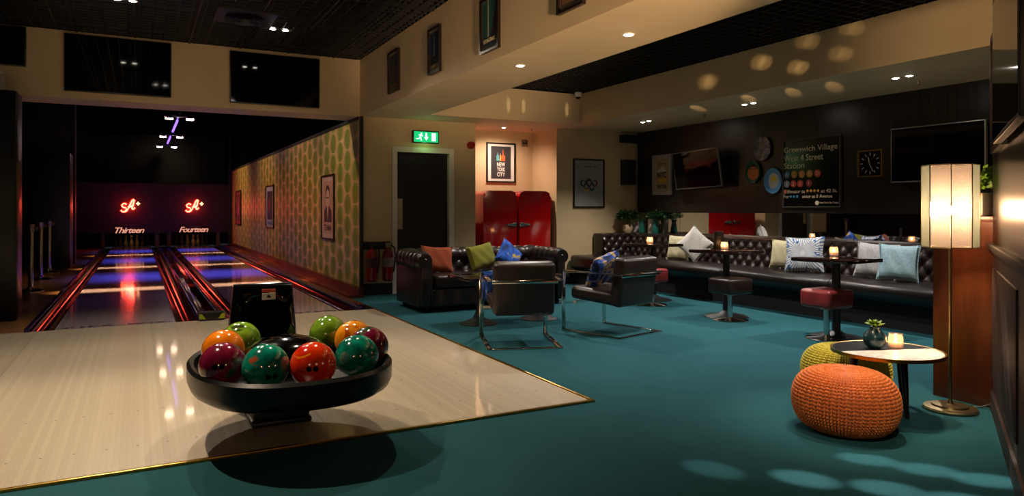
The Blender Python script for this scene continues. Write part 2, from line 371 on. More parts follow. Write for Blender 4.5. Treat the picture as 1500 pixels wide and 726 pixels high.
def prism(bm, pts, z0, z1, axis='z'):
    f = {'z': lambda a, b, c: (a, b, c), 'y': lambda a, b, c: (a, c, b), 'x': lambda a, b, c: (c, a, b)}[axis]
    A = [bm.verts.new(f(a, b, z0)) for a, b in pts]; B = [bm.verts.new(f(a, b, z1)) for a, b in pts]
    bm.faces.new(A[::-1]); bm.faces.new(B); n = len(pts)
    for i in range(n): bm.faces.new((A[i], A[(i + 1) % n], B[(i + 1) % n], B[i]))
def grid(bm, nu, nv, fn, closed_u=False):
    vs = [[bm.verts.new(fn(i / nu, j / nv)) for j in range(nv + 1)] for i in range(nu if closed_u else nu + 1)]
    for i in range(nu):
        a = vs[i]; b = vs[(i + 1) % len(vs)]
        for j in range(nv): bm.faces.new((a[j], b[j], b[j + 1], a[j + 1]))
    return vs
def obj(name, bm, mat, parent=None, smooth=True, ang=35):
    bmesh.ops.recalc_face_normals(bm, faces=bm.faces)
    me = bpy.data.meshes.new(name); bm.to_mesh(me); bm.free()
    me.materials.append(mat if not isinstance(mat, str) else MT[mat])
    if smooth:
        me.polygons.foreach_set('use_smooth', [True] * len(me.polygons)); me.set_sharp_from_angle(angle=R(ang))
    o = bpy.data.objects.new(name, me); COL.objects.link(o)
    if parent: o.parent = parent
    return o
def part(name, fn, mat, parent, label=None, **kw):
    bm = bmesh.new(); fn(bm); o = obj(name, bm, mat, parent, **kw)
    if label: o['label'] = label
    return o
def tag(o, label, cat, group=None, kind=None):
    o['label'] = label; o['category'] = cat
    if group: o['group'] = group
    if kind: o['kind'] = kind
    return o
def thing(name, label, cat, loc=(0, 0, 0), rz=0, group=None):
    o = bpy.data.objects.new(name, None); COL.objects.link(o); o.empty_display_size = .1
    o.location = loc; o.rotation_euler = (0, 0, rz); return tag(o, label, cat, group)
def struct(name, fn, mat, **kw):
    bm = bmesh.new(); fn(bm); o = obj(name, bm, mat, **kw); o['kind'] = 'structure'; return o
def copy_tree(root, loc, rz=0, label=None, group=None):
    r = root.copy(); COL.objects.link(r); r.location = loc; r.rotation_euler = (0, 0, rz)
    if label: r['label'] = label
    if group: r['group'] = group
    for ch in list(root.children):
        c = ch.copy(); COL.objects.link(c); c.parent = r
        for g in list(ch.children):
            d = g.copy(); COL.objects.link(d); d.parent = c
    return r
def mod(o, typ, **kw):
    m = o.modifiers.new(typ, typ)
    for k, v in kw.items(): setattr(m, k, v)
    return m
def text(name, body, mat, parent, x, z, w, h, y=-.004, align='CENTER', shear=0, bold=0, label=None, ext=.0008, sp=1.0, vertical=True):
    cu = bpy.data.curves.new(name, 'FONT'); cu.body = body; cu.size = 1; cu.shear = shear; cu.offset = bold; cu.extrude = .01; cu.space_character = sp; cu.resolution_u = 3
    t = bpy.data.objects.new(name, cu); COL.objects.link(t); bpy.context.view_layer.update()
    me = bpy.data.meshes.new_from_object(t.evaluated_get(bpy.context.evaluated_depsgraph_get()))
    bpy.data.objects.remove(t); bpy.data.curves.remove(cu)
    xs = [v.co.x for v in me.vertices]; ys = [v.co.y for v in me.vertices]
    x0, x1, y0, y1 = min(xs), max(xs), min(ys), max(ys)
    sy = h / (y1 - y0); sx = w / (x1 - x0) if w else sy; wd = (x1 - x0) * sx
    ox = {'CENTER': -wd / 2, 'LEFT': 0, 'RIGHT': -wd}[align]
    for v in me.vertices:
        a, b, c = v.co; v.co = (x + ox + (a - x0) * sx, y - c / .01 * ext, z + (b - y0) * sy - h / 2)
    me.materials.clear(); me.materials.append(MT[mat] if isinstance(mat, str) else mat); me.name = name
    o = bpy.data.objects.new(name, me); COL.objects.link(o); o.parent = parent
    if label: o['label'] = label
    return o
# ------------------------------------------------------------------ the room
XL, YN, YF = -4.6, -3.2, 27.0
XP = 7.50        # boarded wall face
BW = 9.70        # back wall face
struct('floor', lambda b: b2(b, 2.52, 7.8, YN, 9.9, -.1, 0), 'carpet')
def f2(b): b2(b, XL, 2.52, YN, 3.655, -.1, 0)
struct('floor.001', f2, 'carpet')
struct('floor.002', lambda b: b2(b, XL, 2.50, 3.675, 8.30, -.1, .006), 'approach')
struct('floor.003', lambda b: b2(b, XL, -.97, 8.30, YF, -.1, 0), 'sidewood')
struct('floor.004', lambda b: b2(b, -.97, 2.40, 8.30, YF, -.2, -.09), 'black')
struct('floor.005', lambda b: b2(b, 4.4, 6.1, 9.9, 10.6, -.1, 0), 'carpet')
# brass edging
struct('trim_1', lambda b: b2(b, 2.50, 2.522, 3.655, 8.62, -.01, .014, .003), 'brass')
struct('trim_2', lambda b: b2(b, XL, 2.522, 3.653, 3.675, -.01, .014, .003), 'brass')
# lanes
def lane(x0, x1): return lambda b: b2(b, x0, x1, 8.30, 25.9, -.08, .004)
struct('floor.006', lane(-.74, .35), 'lane'); struct('floor.007', lane(1.03, 2.10), 'lane')
def stain(b):
    rnd = random.Random(3)
    for x0, x1 in ((-.70, .32), (1.06, 2.08)):
        for k in range(60):
            x = rnd.uniform(x0, x1); b2(b, x, x + rnd.uniform(.006, .03), 8.38 + rnd.uniform(-.02, .03), 8.42 + rnd.uniform(-.0, .03), .003, .0047)
struct('trim_3', stain, flat('dark lettering on the foul line', '#3a1a10'))
def arrows(b):
    for x0 in (-.74, 1.02):
        for k in range(1, 8):
            x = x0 + k * .136; prism(b, [(x - .016, 12.6 + .10 * (4 - abs(4 - k))), (x + .016, 12.6 + .10 * (4 - abs(4 - k))), (x, 12.75 + .10 * (4 - abs(4 - k)))], .003, .0052)
struct('trim_4', arrows, flat('aiming marks', '#2a1a14'))
def gut(x0, x1):
    def f(b):
        n = 10; w = x1 - x0; prof = [(x0 + w * k / n, -.075 * math.sin(PI * k / n) ** .7) for k in range(n + 1)]
        grid(b, n, 6, lambda u, v: (prof[round(u * n)][0], 8.30 + 17.0 * v, prof[round(u * n)][1] + .002))
    return f
for i, (a, c) in enumerate(((-.935, -.745), (.355, .565), (.815, 1.025), (2.105, 2.275))):
    struct('floor.%03d' % (8 + i), gut(a, c), 'gutter')
def cap(x0, x1, h=.03): return lambda b: b2(b, x0, x1, 8.27, 25.2, -.02, h, .012, 3)
struct('trim_5', cap(-.985, -.935, .045), 'cap'); struct('trim_6', cap(.565, .61, .04), 'cap'); struct('trim_7', cap(.77, .815, .04), 'cap'); struct('trim_8', cap(2.275, 2.375, .045), 'cap')
struct('trim_9', lambda b: b2(b, .61, .77, 8.27, 25.2, -.02, .022, .006), 'gutter')
struct('trim_10', lambda b: (b2(b, 2.38, 2.50, 8.62, 25, -.02, .02), b2(b, 2.50, 2.72, 9.45, 25, -.02, .04), b2(b, 2.66, 2.72, 9.5, 25, .04, .13)), 'ledge')
# walls
struct('wall_right_of_lanes', lambda b: b2(b, 2.72, 2.86, BW + .001, 25, 0, 2.505), 'wallpaper').name = 'wall_lane'
struct('wall_lane_upper', lambda b: b2(b, 2.73, 2.86, BW + .5, 27, 2.506, 4.0), 'pitch').name = 'wall_upper'
struct('trim_11', lambda b: (b2(b, 2.725, 2.765, 9.64, 9.705, 0, 2.50), b2(b, 2.70, 2.72, BW, 25, 2.46, 2.505)), 'black')
struct('wall_back', lambda b: (b2(b, 2.765, 3.205, BW, BW + .14, 0, 2.505), b2(b, 4.145, 4.51, BW, BW + .14, 0, 2.505), b2(b, 3.205, 4.145, BW, BW + .14, 2.10, 2.505), b2(b, 4.40, 4.51, BW + .14, 10.55, 0, 2.505)), 'beige')
struct('wall_alcove', lambda b: (b2(b, 4.51, 5.98, 10.50, 10.62, 0, 2.505), b2(b, 5.95, 6.06, BW + .13, 10.55, 0, 2.505)), 'beige')
struct('wall_far', lambda b: b2(b, 5.95, 7.85, BW - .0, BW + .13, 0, 2.505), 'beige')
struct('wall_right', lambda b: b2(b, XP, XP + .14, YN, BW - .1, 1.155, 2.505), 'panel')
struct('wall_right_lower', lambda b: b2(b, XP + .10, XP + .24, YN, BW, 0, 1.16), 'black').name = 'wall_dado'
def mir(b):
    ys = [9.68, 8.62, 5.55, 2.6, -1.0]
    for a, c in zip(ys, ys[1:]): b2(b, XP + .075, XP + .095, c + .003, a - .003, .74, 1.153)
tag(part('wall_mirror', mir, 'mirror', None), 'long low mirror strip between dark boarded wall and tufted bench', 'mirror')
struct('baseboard_back', lambda b: (b2(b, 2.766, 3.20, BW - .02, BW, 0, .16), b2(b, 4.20, 4.51, BW - .02, BW, 0, .16), b2(b, 5.95, 6.4, BW - .02, BW, 0, .17)), 'black')
struct('trim_12', lambda b: b2(b, 2.78, 3.17, BW - .025, BW, .64, .75), 'black')
struct('wall_front', lambda b: b2(b, XL - .1, 7.8, YN - .1, YN, 0, 3.8), 'darkwall')
struct('wall_left', lambda b: b2(b, XL - .1, XL, YN, YF, 0, 3.8), 'darkwall')
struct('wall_pit', lambda b: b2(b, XL, 2.86, YF, YF + .1, 0, 4.0), 'black')
# ceilings
struct('ceiling', lambda b: (b2(b, 2.73, 3.54, YN, BW, 2.505, 3.75),), 'cream')
struct('ceiling.001', lambda b: (b2(b, 3.54, XP + .24, 9.08, 10.62, 2.505, 3.75), b2(b, 2.731, 3.54, BW, 10.62, 2.506, 3.75)), 'cream')
struct('ceiling.002', lambda b: b2(b, 5.98, XP + .24, YN, 9.08, 2.505, 3.75), 'cream')
struct('ceiling.003', lambda b: b2(b, XL, 2.73, 9.69, 10.25, 2.50, 3.75), 'cream')
struct('ceiling.004', lambda b: (b2(b, XL, 2.73, YN, 9.69, 3.62, 3.72), b2(b, 3.54, 5.98, YN, 9.08, 3.3, 3.4)), 'pitch')
struct('ceiling.005', lambda b: b2(b, XL, 2.73, 10.25, YF, 3.75, 3.85), 'pitch')
def cgrid(x0, x1, y0, y1, z, st, stx, h=.05, t=.008):
    def f(b):
        x = x0 + st / 2
        while x < x1: b2(b, x - t / 2, x + t / 2, y0, y1, z, z + h); x += st
        y = y0 + stx / 2
        while y < y1: b2(b, x0, x1, y - t / 2, y + t / 2, z + .001, z + h - .002); y += stx
    return f
struct('ceiling.006', cgrid(XL, 2.73, 1.5, 9.69, 3.28, .12, .12, .05, .010), 'gridm', smooth=False)
struct('ceiling.007', cgrid(XL + .06, 2.73, 1.5, 9.69, 3.275, .60, 1.2, .03, .018), 'gridm', smooth=False)
struct('ceiling.008', cgrid(3.54, 5.98, .5, 9.08, 2.965, .12, .12, .05, .007), 'gridm', smooth=False)
struct('trim_24', lambda b: (b2(b, 5.972, 5.98, YN, 9.08, 2.972, 3.3), b2(b, 3.54, 3.548, YN, 9.08, 2.972, 3.3), b2(b, 3.55, 5.97, 9.072, 9.08, 2.972, 3.3), b2(b, XL, 2.72, 9.682, 9.69, 3.287, 3.6), b2(b, 2.722, 2.73, YN, 9.68, 3.287, 3.6)), 'pitch', smooth=False)
# near wall (right edge), angled 59 degrees from the lanes
ex = Vector((.855, .519, 0)).normalized(); ang = math.atan2(ex.y, ex.x)
NW = (4.585, 2.42)
t = struct('wall_near', lambda b: (b2(b, -2.4, 0, -.30, 0, .98, 3.6), ), 'nearpanel'); t.location = (*NW, 0); t.rotation_euler.z = ang
# the wall's face is its +y side? the face towards the lounge is the left one
t2 = struct('trim_13', lambda b: (b2(b, -2.4, 0, -.30, .0, 0, .96), b2(b, -2.4, 0.0, -.28, .028, .955, 1.0, .008), b2(b, -2.4, 0, -.1, .014, 0, .11), b2(b, -1.5, -.12, -.1, .010, .20, .86, .006)), 'mask'); t2.location = (*NW, 0); t2.rotation_euler.z = ang
# half height divider beside the lamp
hd = thing('half_height_divider', 'red brown veneered half height divider behind floor lamp, planter on top', 'divider', (4.555, 2.38, 0))
part('panel', lambda b: b2(b, 0, .40, 0, .384, 0, 1.125), 'rwood', hd)
part('top', lambda b: b2(b, -.004, .40, 0, .388, 1.125, 1.160, .004), 'rwood', hd)
# left columns
struct('wall_column', lambda b: b2(b, -3.2, -1.165, 9.25, 9.66, 0, 2.49, .02), 'glossblack').name = 'trim_14'
struct('trim_15', lambda b: (b2(b, -2.1, -1.27, 17.4, 18.2, 0, 2.39, .01),), flat('charcoal column', '#121416', .35))
struct('trim_16', lambda b: (b2(b, -1.45, -1.24, 18.3, 18.6, 0, 3.75), b2(b, -4.5, -1.45, 18.3, 18.5, 0, 3.75)), 'darkwall')
struct('trim_17', lambda b: b2(b, 2.60, 2.70, 24.7, 24.8, 0, 3.7), 'black')
# masking wall and kickbacks
struct('trim_18', lambda b: b2(b, -1.80, 2.715, 24.90, 25.0, .47, 2.03), 'mask')
struct('trim_19', lambda b: (b2(b, -1.8, 2.715, 24.99, 25.04, 2.03, 2.06),), 'black')
def kick(b):
    for x0, x1 in ((-1.02, -.93), (.46, .58), (.80, .92), (2.26, 2.36)): b2(b, x0, x1, 24.95, 26.1, 0, .50)
struct('trim_20', kick, flat('grey metal kickback', '#4d4534', .35))
struct('trim_21', lambda b: (b2(b, -.97, 2.35, 26.3, 26.4, 0, .6),), 'black')

# ------------------------------------------------------------------ pins
def pin():
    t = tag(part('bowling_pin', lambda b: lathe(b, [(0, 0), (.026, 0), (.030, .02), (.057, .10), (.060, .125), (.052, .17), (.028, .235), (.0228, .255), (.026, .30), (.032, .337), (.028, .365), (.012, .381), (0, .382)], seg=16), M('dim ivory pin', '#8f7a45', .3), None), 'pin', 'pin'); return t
p0 = pin(); first = True
for name, cx in (('Thirteen', -.20), ('Fourteen', 1.57)):
    k = 0
    for row in range(4):
        for i in range(row + 1):
            o = p0 if first else p0.copy()
            if not first: COL.objects.link(o)
            first = False
            o.location = (cx + (i - row / 2) * .305, 25.15 + row * .264, .004)
            pos = ['head pin', 'second row pin', 'third row pin', 'back row pin'][row]
            o['label'] = '%s under the %s sign' % (pos, name) + ('' if row == 0 else (', leftmost of its row' if i == 0 else ', rightmost of its row' if i == row else ', %s in its row' % ('middle' if row == 2 else 'left of centre' if i == 1 else 'right of centre')))
            o['group'] = 'bowling pins under the %s sign' % name

# ------------------------------------------------------------------ lane signs
def aplus(name, x, lit=True, z=1.31, y=24.89, label=''):
    t = thing('lane_sign', label, 'sign', (x, y, z), 0, 'red neon lane signs')
    # script A with a looped tail and a small cross
    S = .50
    def st(pts, r=.026):
        def f(b):
            P = [Vector((p[0] * S, -.05, p[1] * S)) for p in pts]
            Q = []
            for i in range(len(P) - 1):
                p0, p1, p2, p3 = P[max(i - 1, 0)], P[i], P[i + 1], P[min(i + 2, len(P) - 1)]
                for k in range(5):
                    u = k / 5; Q.append(.5 * ((2 * p1) + (p2 - p0) * u + (2 * p0 - 5 * p1 + 4 * p2 - p3) * u * u + (3 * p1 - p0 - 3 * p2 + p3) * u ** 3))
            Q.append(P[-1]); tube(b, Q, r, 8)
        return f
    curl = [(-.18, .10), (-.30, .16), (-.42, .06), (-.36, -.06), (-.22, -.12), (-.22, -.26), (-.38, -.34), (-.48, -.24)]
    legA = [(-.38, -.34), (-.20, -.30), (-.02, .02), (.14, .36), (.24, .40)]
    legB = [(.24, .40), (.18, .10), (.12, -.10), (.18, -.18), (.28, -.08)]
    bar = [(-.10, -.06), (.04, -.02), (.2, .06)]
    def alls(r, yy=0):
        def f(b):
            for p in (curl, legA, legB, bar): st(p, r)(b)
        return f
    part('letter', alls(.021), 'neonred' if lit else 'paper', t, 'glowing script letter A' if lit else None)
    def plus(b):
        tube(b, [(.34 * S, -.05, .16 * S), (.56 * S, -.05, .16 * S)], .018, 8); tube(b, [(.45 * S, -.05, .05 * S), (.45 * S, -.05, .27 * S)], .018, 8)
    part('plus_mark', plus, 'neonred' if lit else 'paper', t)
    if lit: part('red_backing', lambda b: [alls_b(b) for alls_b in (lambda bb: flatten(bb, (curl, legA, legB), S),)], 'halo', t)
    return t
def flatten(b, strokes, S):
    for pts in strokes:
        tube(b, [(p[0] * S, -.03, p[1] * S) for p in pts], .040, 8)
for x, nm, wd in ((-.24, 'Thirteen', .80), (1.575, 'Fourteen', .86)):
    aplus('a', x, label='glowing red script A plus sign above the word ' + nm)
    t = thing('lane_name_sign', 'cursive %s lettering on dark board above the pins' % nm, 'sign', (x + (0 if nm == 'Thirteen' else -.0), 24.895, .565), 0, 'lane name letterings')
    text('lettering', nm, 'letters', t, .0, .0, wd, .175, -.012, shear=.35, bold=.012, sp=.86, ext=.006)
t = thing('wall_sign', 'dim white cursive sign edge at far left behind the column', 'sign', (-2.02, 18.29, 1.31))
text('lettering', 'A+', 'paper', t, 0, 0, .5, .36, -.01, shear=.3, ext=.005)

# track light
tr = thing('track_light', 'violet tube track with pairs of spot heads hanging over the lanes', 'light', (.77, 16.6, 3.2))
part('track', lambda b: (b2(b, -.02, .02, -.4, 8.4, .02, .07),), 'cap', tr)
for y0, y1 in ((.9, 3.4), (4.9, 7.0)):
    part('violet_tube', lambda b, y0=y0, y1=y1: b2(b, -.02, .02, y0, y1, -.025, .018, .005), 'purple', tr)
for y in (0, 4.2, 7.6):
    h = part('spot_head', lambda b, y=y: (b2(b, -.30, .30, y - .03, y + .03, -.03, .02, .008), cyl(b, (-.2, y, -.02), (-.2, y - .06, -.08), .06), cyl(b, (.2, y, -.02), (.2, y - .06, -.08), .06), cyl(b, (0, y, 0), (0, y, .55), .012)), 'cap', tr)
    for sx in (-1, 1):
        part('lens', lambda b, y=y, sx=sx: b2(b, sx * .2 - .075, sx * .2 + .075, y - .075, y - .055, -.095, -.055, .01), 'lamp', h, 'lit warm lens')

# ------------------------------------------------------------------ stanchions
def stanchion(x, y, label):
    t = thing('stanchion', label, 'barrier post', (x, y, 0), 0, 'chrome barrier posts beside the lane')
    part('base', lambda b: lathe(b, [(0, 0), (.17, 0), (.17, .02), (.15, .035), (.05, .06), (.04, .08), (0, .08)]), 'chrome', t)
    part('pole', lambda b: lathe(b, [(.034, .07), (.034, .90)]), 'chrome', t)
    part('belt_head', lambda b: (lathe(b, [(0, .88), (.045, .88), (.045, .96), (.05, .97), (.05, .985), (0, .985)]), box(b, (.06, 0, .93), (.05, .03, .05))), 'steel', t)
    return t
stanchion(-1.385, 12.33, 'nearest chrome barrier post left of the lanes')
stanchion(-1.47, 14.3, 'middle chrome barrier post left of the lanes')
stanchion(-1.50, 15.9, 'farthest chrome barrier post left of the lanes')

# foul line sensor
t = thing('foul_sensor', 'black box with yellow ends sitting between the two gutters at the foul line', 'sensor box', (.70, 8.30, .006))
part('body', lambda b: b2(b, -.13, .13, -.07, .07, 0, .09, .012), 'matteplastic', t)
for sg in (-1, 1): part('yellow_end', lambda b, sg=sg: prism(b, [(sg * .128, .02), (sg * .06, .02), (sg * .10, .075), (sg * .128, .075)], -.074, -.070, 'y'), 'yellow', t, 'yellow warning corner')

# ------------------------------------------------------------------ televisions
def tv(x0, x1, y, z0, z1, label, loc=None, rz=0, bezel='tvback', tilt=0, group=None, proud=.05, mount=.05):
    w, h = x1 - x0, z1 - z0
    t = thing('television', label, 'television', loc or ((x0 + x1) / 2, y, (z0 + z1) / 2), rz, group)
    if tilt: t.rotation_euler = (tilt, 0, rz); t.rotation_mode = 'XYZ'
    part('casing', lambda b: (b2(b, -w / 2, w / 2, -proud - .0, -proud + .035, -h / 2, h / 2, .004), b2(b, -w * .3, w * .3, -proud + .03, -.012, -h * .3, h * .3)), bezel, t)
    part('screen', lambda b: b2(b, -w / 2 + .012, w / 2 - .012, -proud - .002, -proud + .004, -h / 2 + .014, h / 2 - .012), 'screen', t)
    part('wall_bracket', lambda b: b2(b, -.15, .15, -.02, -.002, -.1, .1), 'matteplastic', t)
    return t
tv(-.765, .355, 9.688, 2.58, 3.25, 'large black television under the grid ceiling above the Thirteen lane', group='televisions over the lanes')
tv(1.03, 2.16, 9.688, 2.57, 3.235, 'black television above the Fourteen lane, nearest to the beam corner', group='televisions over the lanes')
tv(-2.25, -1.13, 9.688, 2.82, 3.27, 'black television cut off by the left edge of the photo', group='televisions over the lanes')
t = thing('sensor_box', 'small white box on the beige bulkhead below the leftmost television', 'box', (-1.38, 9.69, 2.62))
part('body', lambda b: b2(b, -.06, .05, -.06, 0, -.11, .08, .01), 'white', t)
part('cover', lambda b: b2(b, -.055, .04, -.075, -.055, .09, .14, .008), 'white', t)

# ------------------------------------------------------------------ pictures
def picture(name, label, loc, rz, w, h, fw=.025, mat='frame', paper='paper', matw=0, depth=.03, group=None, cat='picture'):
    t = thing(name, label, cat, loc, rz, group)
    def fr(b):
        b2(b, -w / 2, w / 2, -depth, -.001, h / 2 - fw, h / 2); b2(b, -w / 2, w / 2, -depth, -.001, -h / 2, -h / 2 + fw)
        b2(b, -w / 2, -w / 2 + fw, -depth, -.001, -h / 2 + fw, h / 2 - fw); b2(b, w / 2 - fw, w / 2, -depth, -.001, -h / 2 + fw, h / 2 - fw)
    part('frame', fr, mat, t)
    part('print', lambda b: b2(b, -w / 2 + fw, w / 2 - fw, -.012, -.003, -h / 2 + fw, h / 2 - fw), paper, t)
    return t
def shape(name, t, pts, mat, y=-.0135, label=None): return part(name, lambda b: prism(b, pts, y, y + .002, 'y'), mat, t, label)
def rect(x0, x1, z0, z1): return [(x0, z0), (x1, z0), (x1, z1), (x0, z1)]
def disc(cx, cz, r, n=24, sx=1): return [(cx + sx * r * math.cos(2 * PI * i / n), cz + r * math.sin(2 * PI * i / n)) for i in range(n)]
WP = (-PI / 2)
# three framed prints on the wallpaper
t = picture('framed_print', 'framed pink portrait print lettered TEAMA, nearest on the palm wallpaper', (2.72, 11.48, 1.24), WP, .85, 1.05, .03, 'frame_r', flat('faded pink paper', '#b8938c'), group='framed prints on the palm wallpaper')
shape('inner_sheet', t, rect(-.31, .31, -.42, .42), flat('pink sheet', '#b07c6c'))
def portrait(b):
    prism(b, [(-.25, -.24), (.25, -.24), (.24, -.08), (.10, .02), (.08, .08), (-.08, .08), (-.10, .02), (-.24, -.08)], -.0155, -.0145, 'y')
shape('shoulders', t, [(-.25, -.24), (.25, -.24), (.24, -.06), (.10, .02), (-.10, .02), (-.24, -.06)], flat('dark print ink', '#4c2622'), -.0155)
shape('face', t, disc(0, .14, .16, 24, .72), flat('pale print skin', '#c29484'), -.0165)
shape('hair', t, [(-.125, .16), (-.13, .27), (-.08, .345), (.03, .36), (.11, .31), (.125, .17), (.09, .25), (-.02, .30), (-.09, .24)], flat('dark print ink', '#4c2622'), -.018)
shape('glasses', t, rect(-.09, .09, .145, .165), flat('dark print ink', '#4c2622'), -.019)
shape('shirt_front', t, [(-.05, .0), (.05, .0), (.0, -.22)], flat('pale print skin', '#c29484'), -.0165)
text('caption', 'TEAMA', flat('dark print ink', '#4c2622'), t, 0, -.33, .5, .10, -.015, bold=.02)
t = picture('framed_print', 'framed dark print with pale violet mat, middle one on the palm wallpaper', (2.72, 17.2, 1.27), WP, 1.1, 1.0, .03, 'frame', flat('pale violet mat', '#8f86a8'), group='framed prints on the palm wallpaper')
shape('artwork', t, rect(-.36, .36, -.30, .36), flat('dark purple art', '#1c1022')); shape('caption_strip', t, rect(-.36, .36, -.42, -.35), flat('blue grey strip', '#505a90'))
shape('motif', t, disc(-.05, .03, .17, 20, .8), flat('crimson motif', '#7a1420'), -.015)
t = picture('framed_print', 'framed deep red print, farthest on the palm wallpaper', (2.72, 23.05, 1.26), WP, 1.2, 1.05, .03, 'frame_r', flat('deep red paper', '#7a2028'), group='framed prints on the palm wallpaper')
shape('artwork', t, rect(-.42, .42, -.40, .40), flat('dark red art', '#4c1018')); shape('motif', t, [(-.2, -.2), (.2, -.2), (0, .25)], flat('rose motif', '#9a4048'), -.015)
# four travel posters on the beam
def beampic(yc, h, zc, w, art, label):
    t = picture('framed_poster', label, (2.729, yc, zc), WP, w, h, .022, 'frame_r', flat('poster edge', '#7c6c50'), group='travel posters on the ceiling beam'); art(t, w, h); return t
def art1(t, w, h):
    shape('sky', t, rect(-w / 2 + .04, w / 2 - .04, -h / 2 + .05, h / 2 - .05), flat('dusky green', '#28302a'))
    shape('buildings', t, rect(-w / 2 + .05, w / 2 - .05, -h / 2 + .12, h * .15), flat('dim stone', '#4a4232'), -.015)
    for k in range(4): shape('tower', t, rect(-w / 2 + .07 + k * .065, -w / 2 + .10 + k * .065, -h / 2 + .12, h * .22), flat('dark stone', '#27241c'), -.0165)
    shape('caption_strip', t, rect(-w / 2 + .05, w / 2 - .05, -h / 2 + .06, -h / 2 + .10), flat('ochre strip', '#6a4b22'), -.015)
def art2(t, w, h):
    shape('sky', t, rect(-w / 2 + .035, w / 2 - .035, -h / 2 + .05, h / 2 - .05), flat('night blue', '#0d1c3a'))
    shape('hill', t, [(-w / 2 + .04, -h / 2 + .10), (w / 2 - .04, -h / 2 + .10), (w / 2 - .04, .02), (0, -.06), (-w / 2 + .04, -.04)], flat('dark hill', '#10160f'), -.015)
    shape('tower', t, [(-.02, -.06), (.02, -.06), (.012, .10), (0, .15), (-.012, .10)], flat('lit stone tower', '#4a5578'), -.0165)
    text('caption', 'LONDON', flat('poster gold', '#8a7a4a'), t, 0, -h / 2 + .075, w * .62, .035, -.0165)
def art3(t, w, h):
    shape('sky', t, rect(-w / 2 + .035, w / 2 - .035, -h / 2 + .05, h / 2 - .03), flat('sea green', '#1d4a44'))
    shape('monument', t, [(-.045, -.14), (-.02, -.14), (-.027, .20), (-.033, .22), (-.039, .20)], flat('pale stone', '#8a957a'), -.015)
    shape('cliff', t, [(w / 2 - .04, -h / 2 + .06), (w / 2 - .04, .2), (.08, .04), (.05, -.06), (.0, -.12), (-.02, -.16)], flat('dark maroon cliff', '#28121c'), -.0165)
    shape('lawn', t, rect(-w / 2 + .04, .02, -.17, -.13), flat('lawn', '#8a8a3c'), -.015)
    shape('caption_strip', t, rect(-w / 2 + .04, w / 2 - .04, -h / 2 + .06, -h / 2 + .13), flat('deep navy', '#0c1a2c'), -.0175)
    text('caption', 'WASHINGTON D.C.', flat('poster cream', '#b0a884'), t, 0, -h / 2 + .10, w * .68, .035, -.019)
beampic(8.175, .50, 2.865, .40, art1, 'dark framed travel poster of grey buildings, farthest on the ceiling beam')
beampic(6.85, .48, 2.855, .325, art2, 'dark framed night blue travel poster, second from the far end of the beam')
beampic(5.543, .48, 2.825, .365, art3, 'framed green travel poster of a tall monument on the ceiling beam')
beampic(4.235, .48, 2.86, .345, art1, 'dark framed poster on the beam cut off by the top edge of the photo')

# New York City print in the alcove
t = picture('framed_print', 'black framed NEW YORK CITY print above the red fridges', (5.345, 10.50, 1.985), 0, .54, .66, .022, 'frame', 'mat_')
shape('artwork', t, rect(-.185, .185, -.27, .27), flat('charcoal art', '#262324'))
shape('blue_tower', t, [(-.085, .03), (-.035, .03), (-.035, .11), (-.05, .13), (-.06, .18), (-.07, .13), (-.085, .11)], flat('tower blue', '#4a8b96'), -.015)
shape('yellow_tower', t, [(-.03, .03), (.01, .03), (-.01, .16)], flat('tower yellow', '#c9a04a'), -.015)
shape('orange_tower', t, [(.0, .03), (.075, .03), (.075, .11), (.05, .13), (.042, .22), (.034, .22), (.03, .13), (.0, .11)], flat('tower orange', '#cf4f22'), -.016)
for i, w_ in enumerate(('NEW', 'YORK', 'CITY')): text('caption', w_, flat('poster white', '#cfcabf'), t, 0, -.03 - i * .083, .15, .068, -.0155, bold=.02)
# rings poster on the far wall
t = picture('framed_poster', 'black framed white poster of five interlinked rings lettered Montreal 1976', (6.565, BW, 1.635), 0, .61, .80, .022, 'frame', flat('poster paper', '#8f8a86'))
shape('sheet', t, rect(-.245, .245, -.35, .33), flat('inner sheet', '#84807e'), -.0135)
text('caption', 'Montreal 1976', flat('ink black', '#141414'), t, .03, .275, .24, .032, -.0155)
shape('emblem', t, disc(-.20, .275, .015, 12), flat('emblem red', '#8a3a2a'), -.0155)
def ring(cx, cz, mat, dx, dz):
    def f(b): tube(b, [(cx + .045 * math.cos(2 * PI * k / 24), -.018, cz + .045 * math.sin(2 * PI * k / 24)) for k in range(24)], .0065, 6, True)
    shape('blurred_colour', t, disc(cx + dx, cz + dz, .052, 20), mat, -.015)
    shape('inner_blank', t, disc(cx, cz, .040, 20), flat('inner sheet', '#84807e'), -.0165)
    part('ring', f, flat('ring black', '#15181c'), t)
for cx, cz, nm, colr, dx, dz in ((-.105, .0, 'ring blue', '#2a4f80', -.02, 0), (0, .0, 'ring ink', '#18232c', 0, .03), (.105, 0, 'ring red', '#8a2420', .02, 0), (-.055, -.05, 'ring yellow', '#b08a20', 0, -.03), (.055, -.05, 'ring green', '#1d6a48', 0, -.03)):
    ring(cx, cz, flat(nm, colr), dx, dz)
# speaker near the corner
t = thing('wall_speaker', 'black loudspeaker box hanging on the far wall beside the boards', 'speaker', (7.30, BW, 1.83))
part('cabinet', lambda b: b2(b, -.10, .12, -.17, -.02, -.21, .21, .008), 'matteplastic', t)
part('grille', lambda b: b2(b, -.09, .11, -.176, -.168, -.20, .20, .002), flat('speaker cloth', '#0d0d0d', .95), t)
part('bracket', lambda b: b2(b, -.05, .05, -.03, 0, -.05, .05), 'matteplastic', t)
struct('trim_22', lambda b: b2(b, 7.18, XP + .1, BW - .18, BW - .02, 2.33, 2.46), 'black')
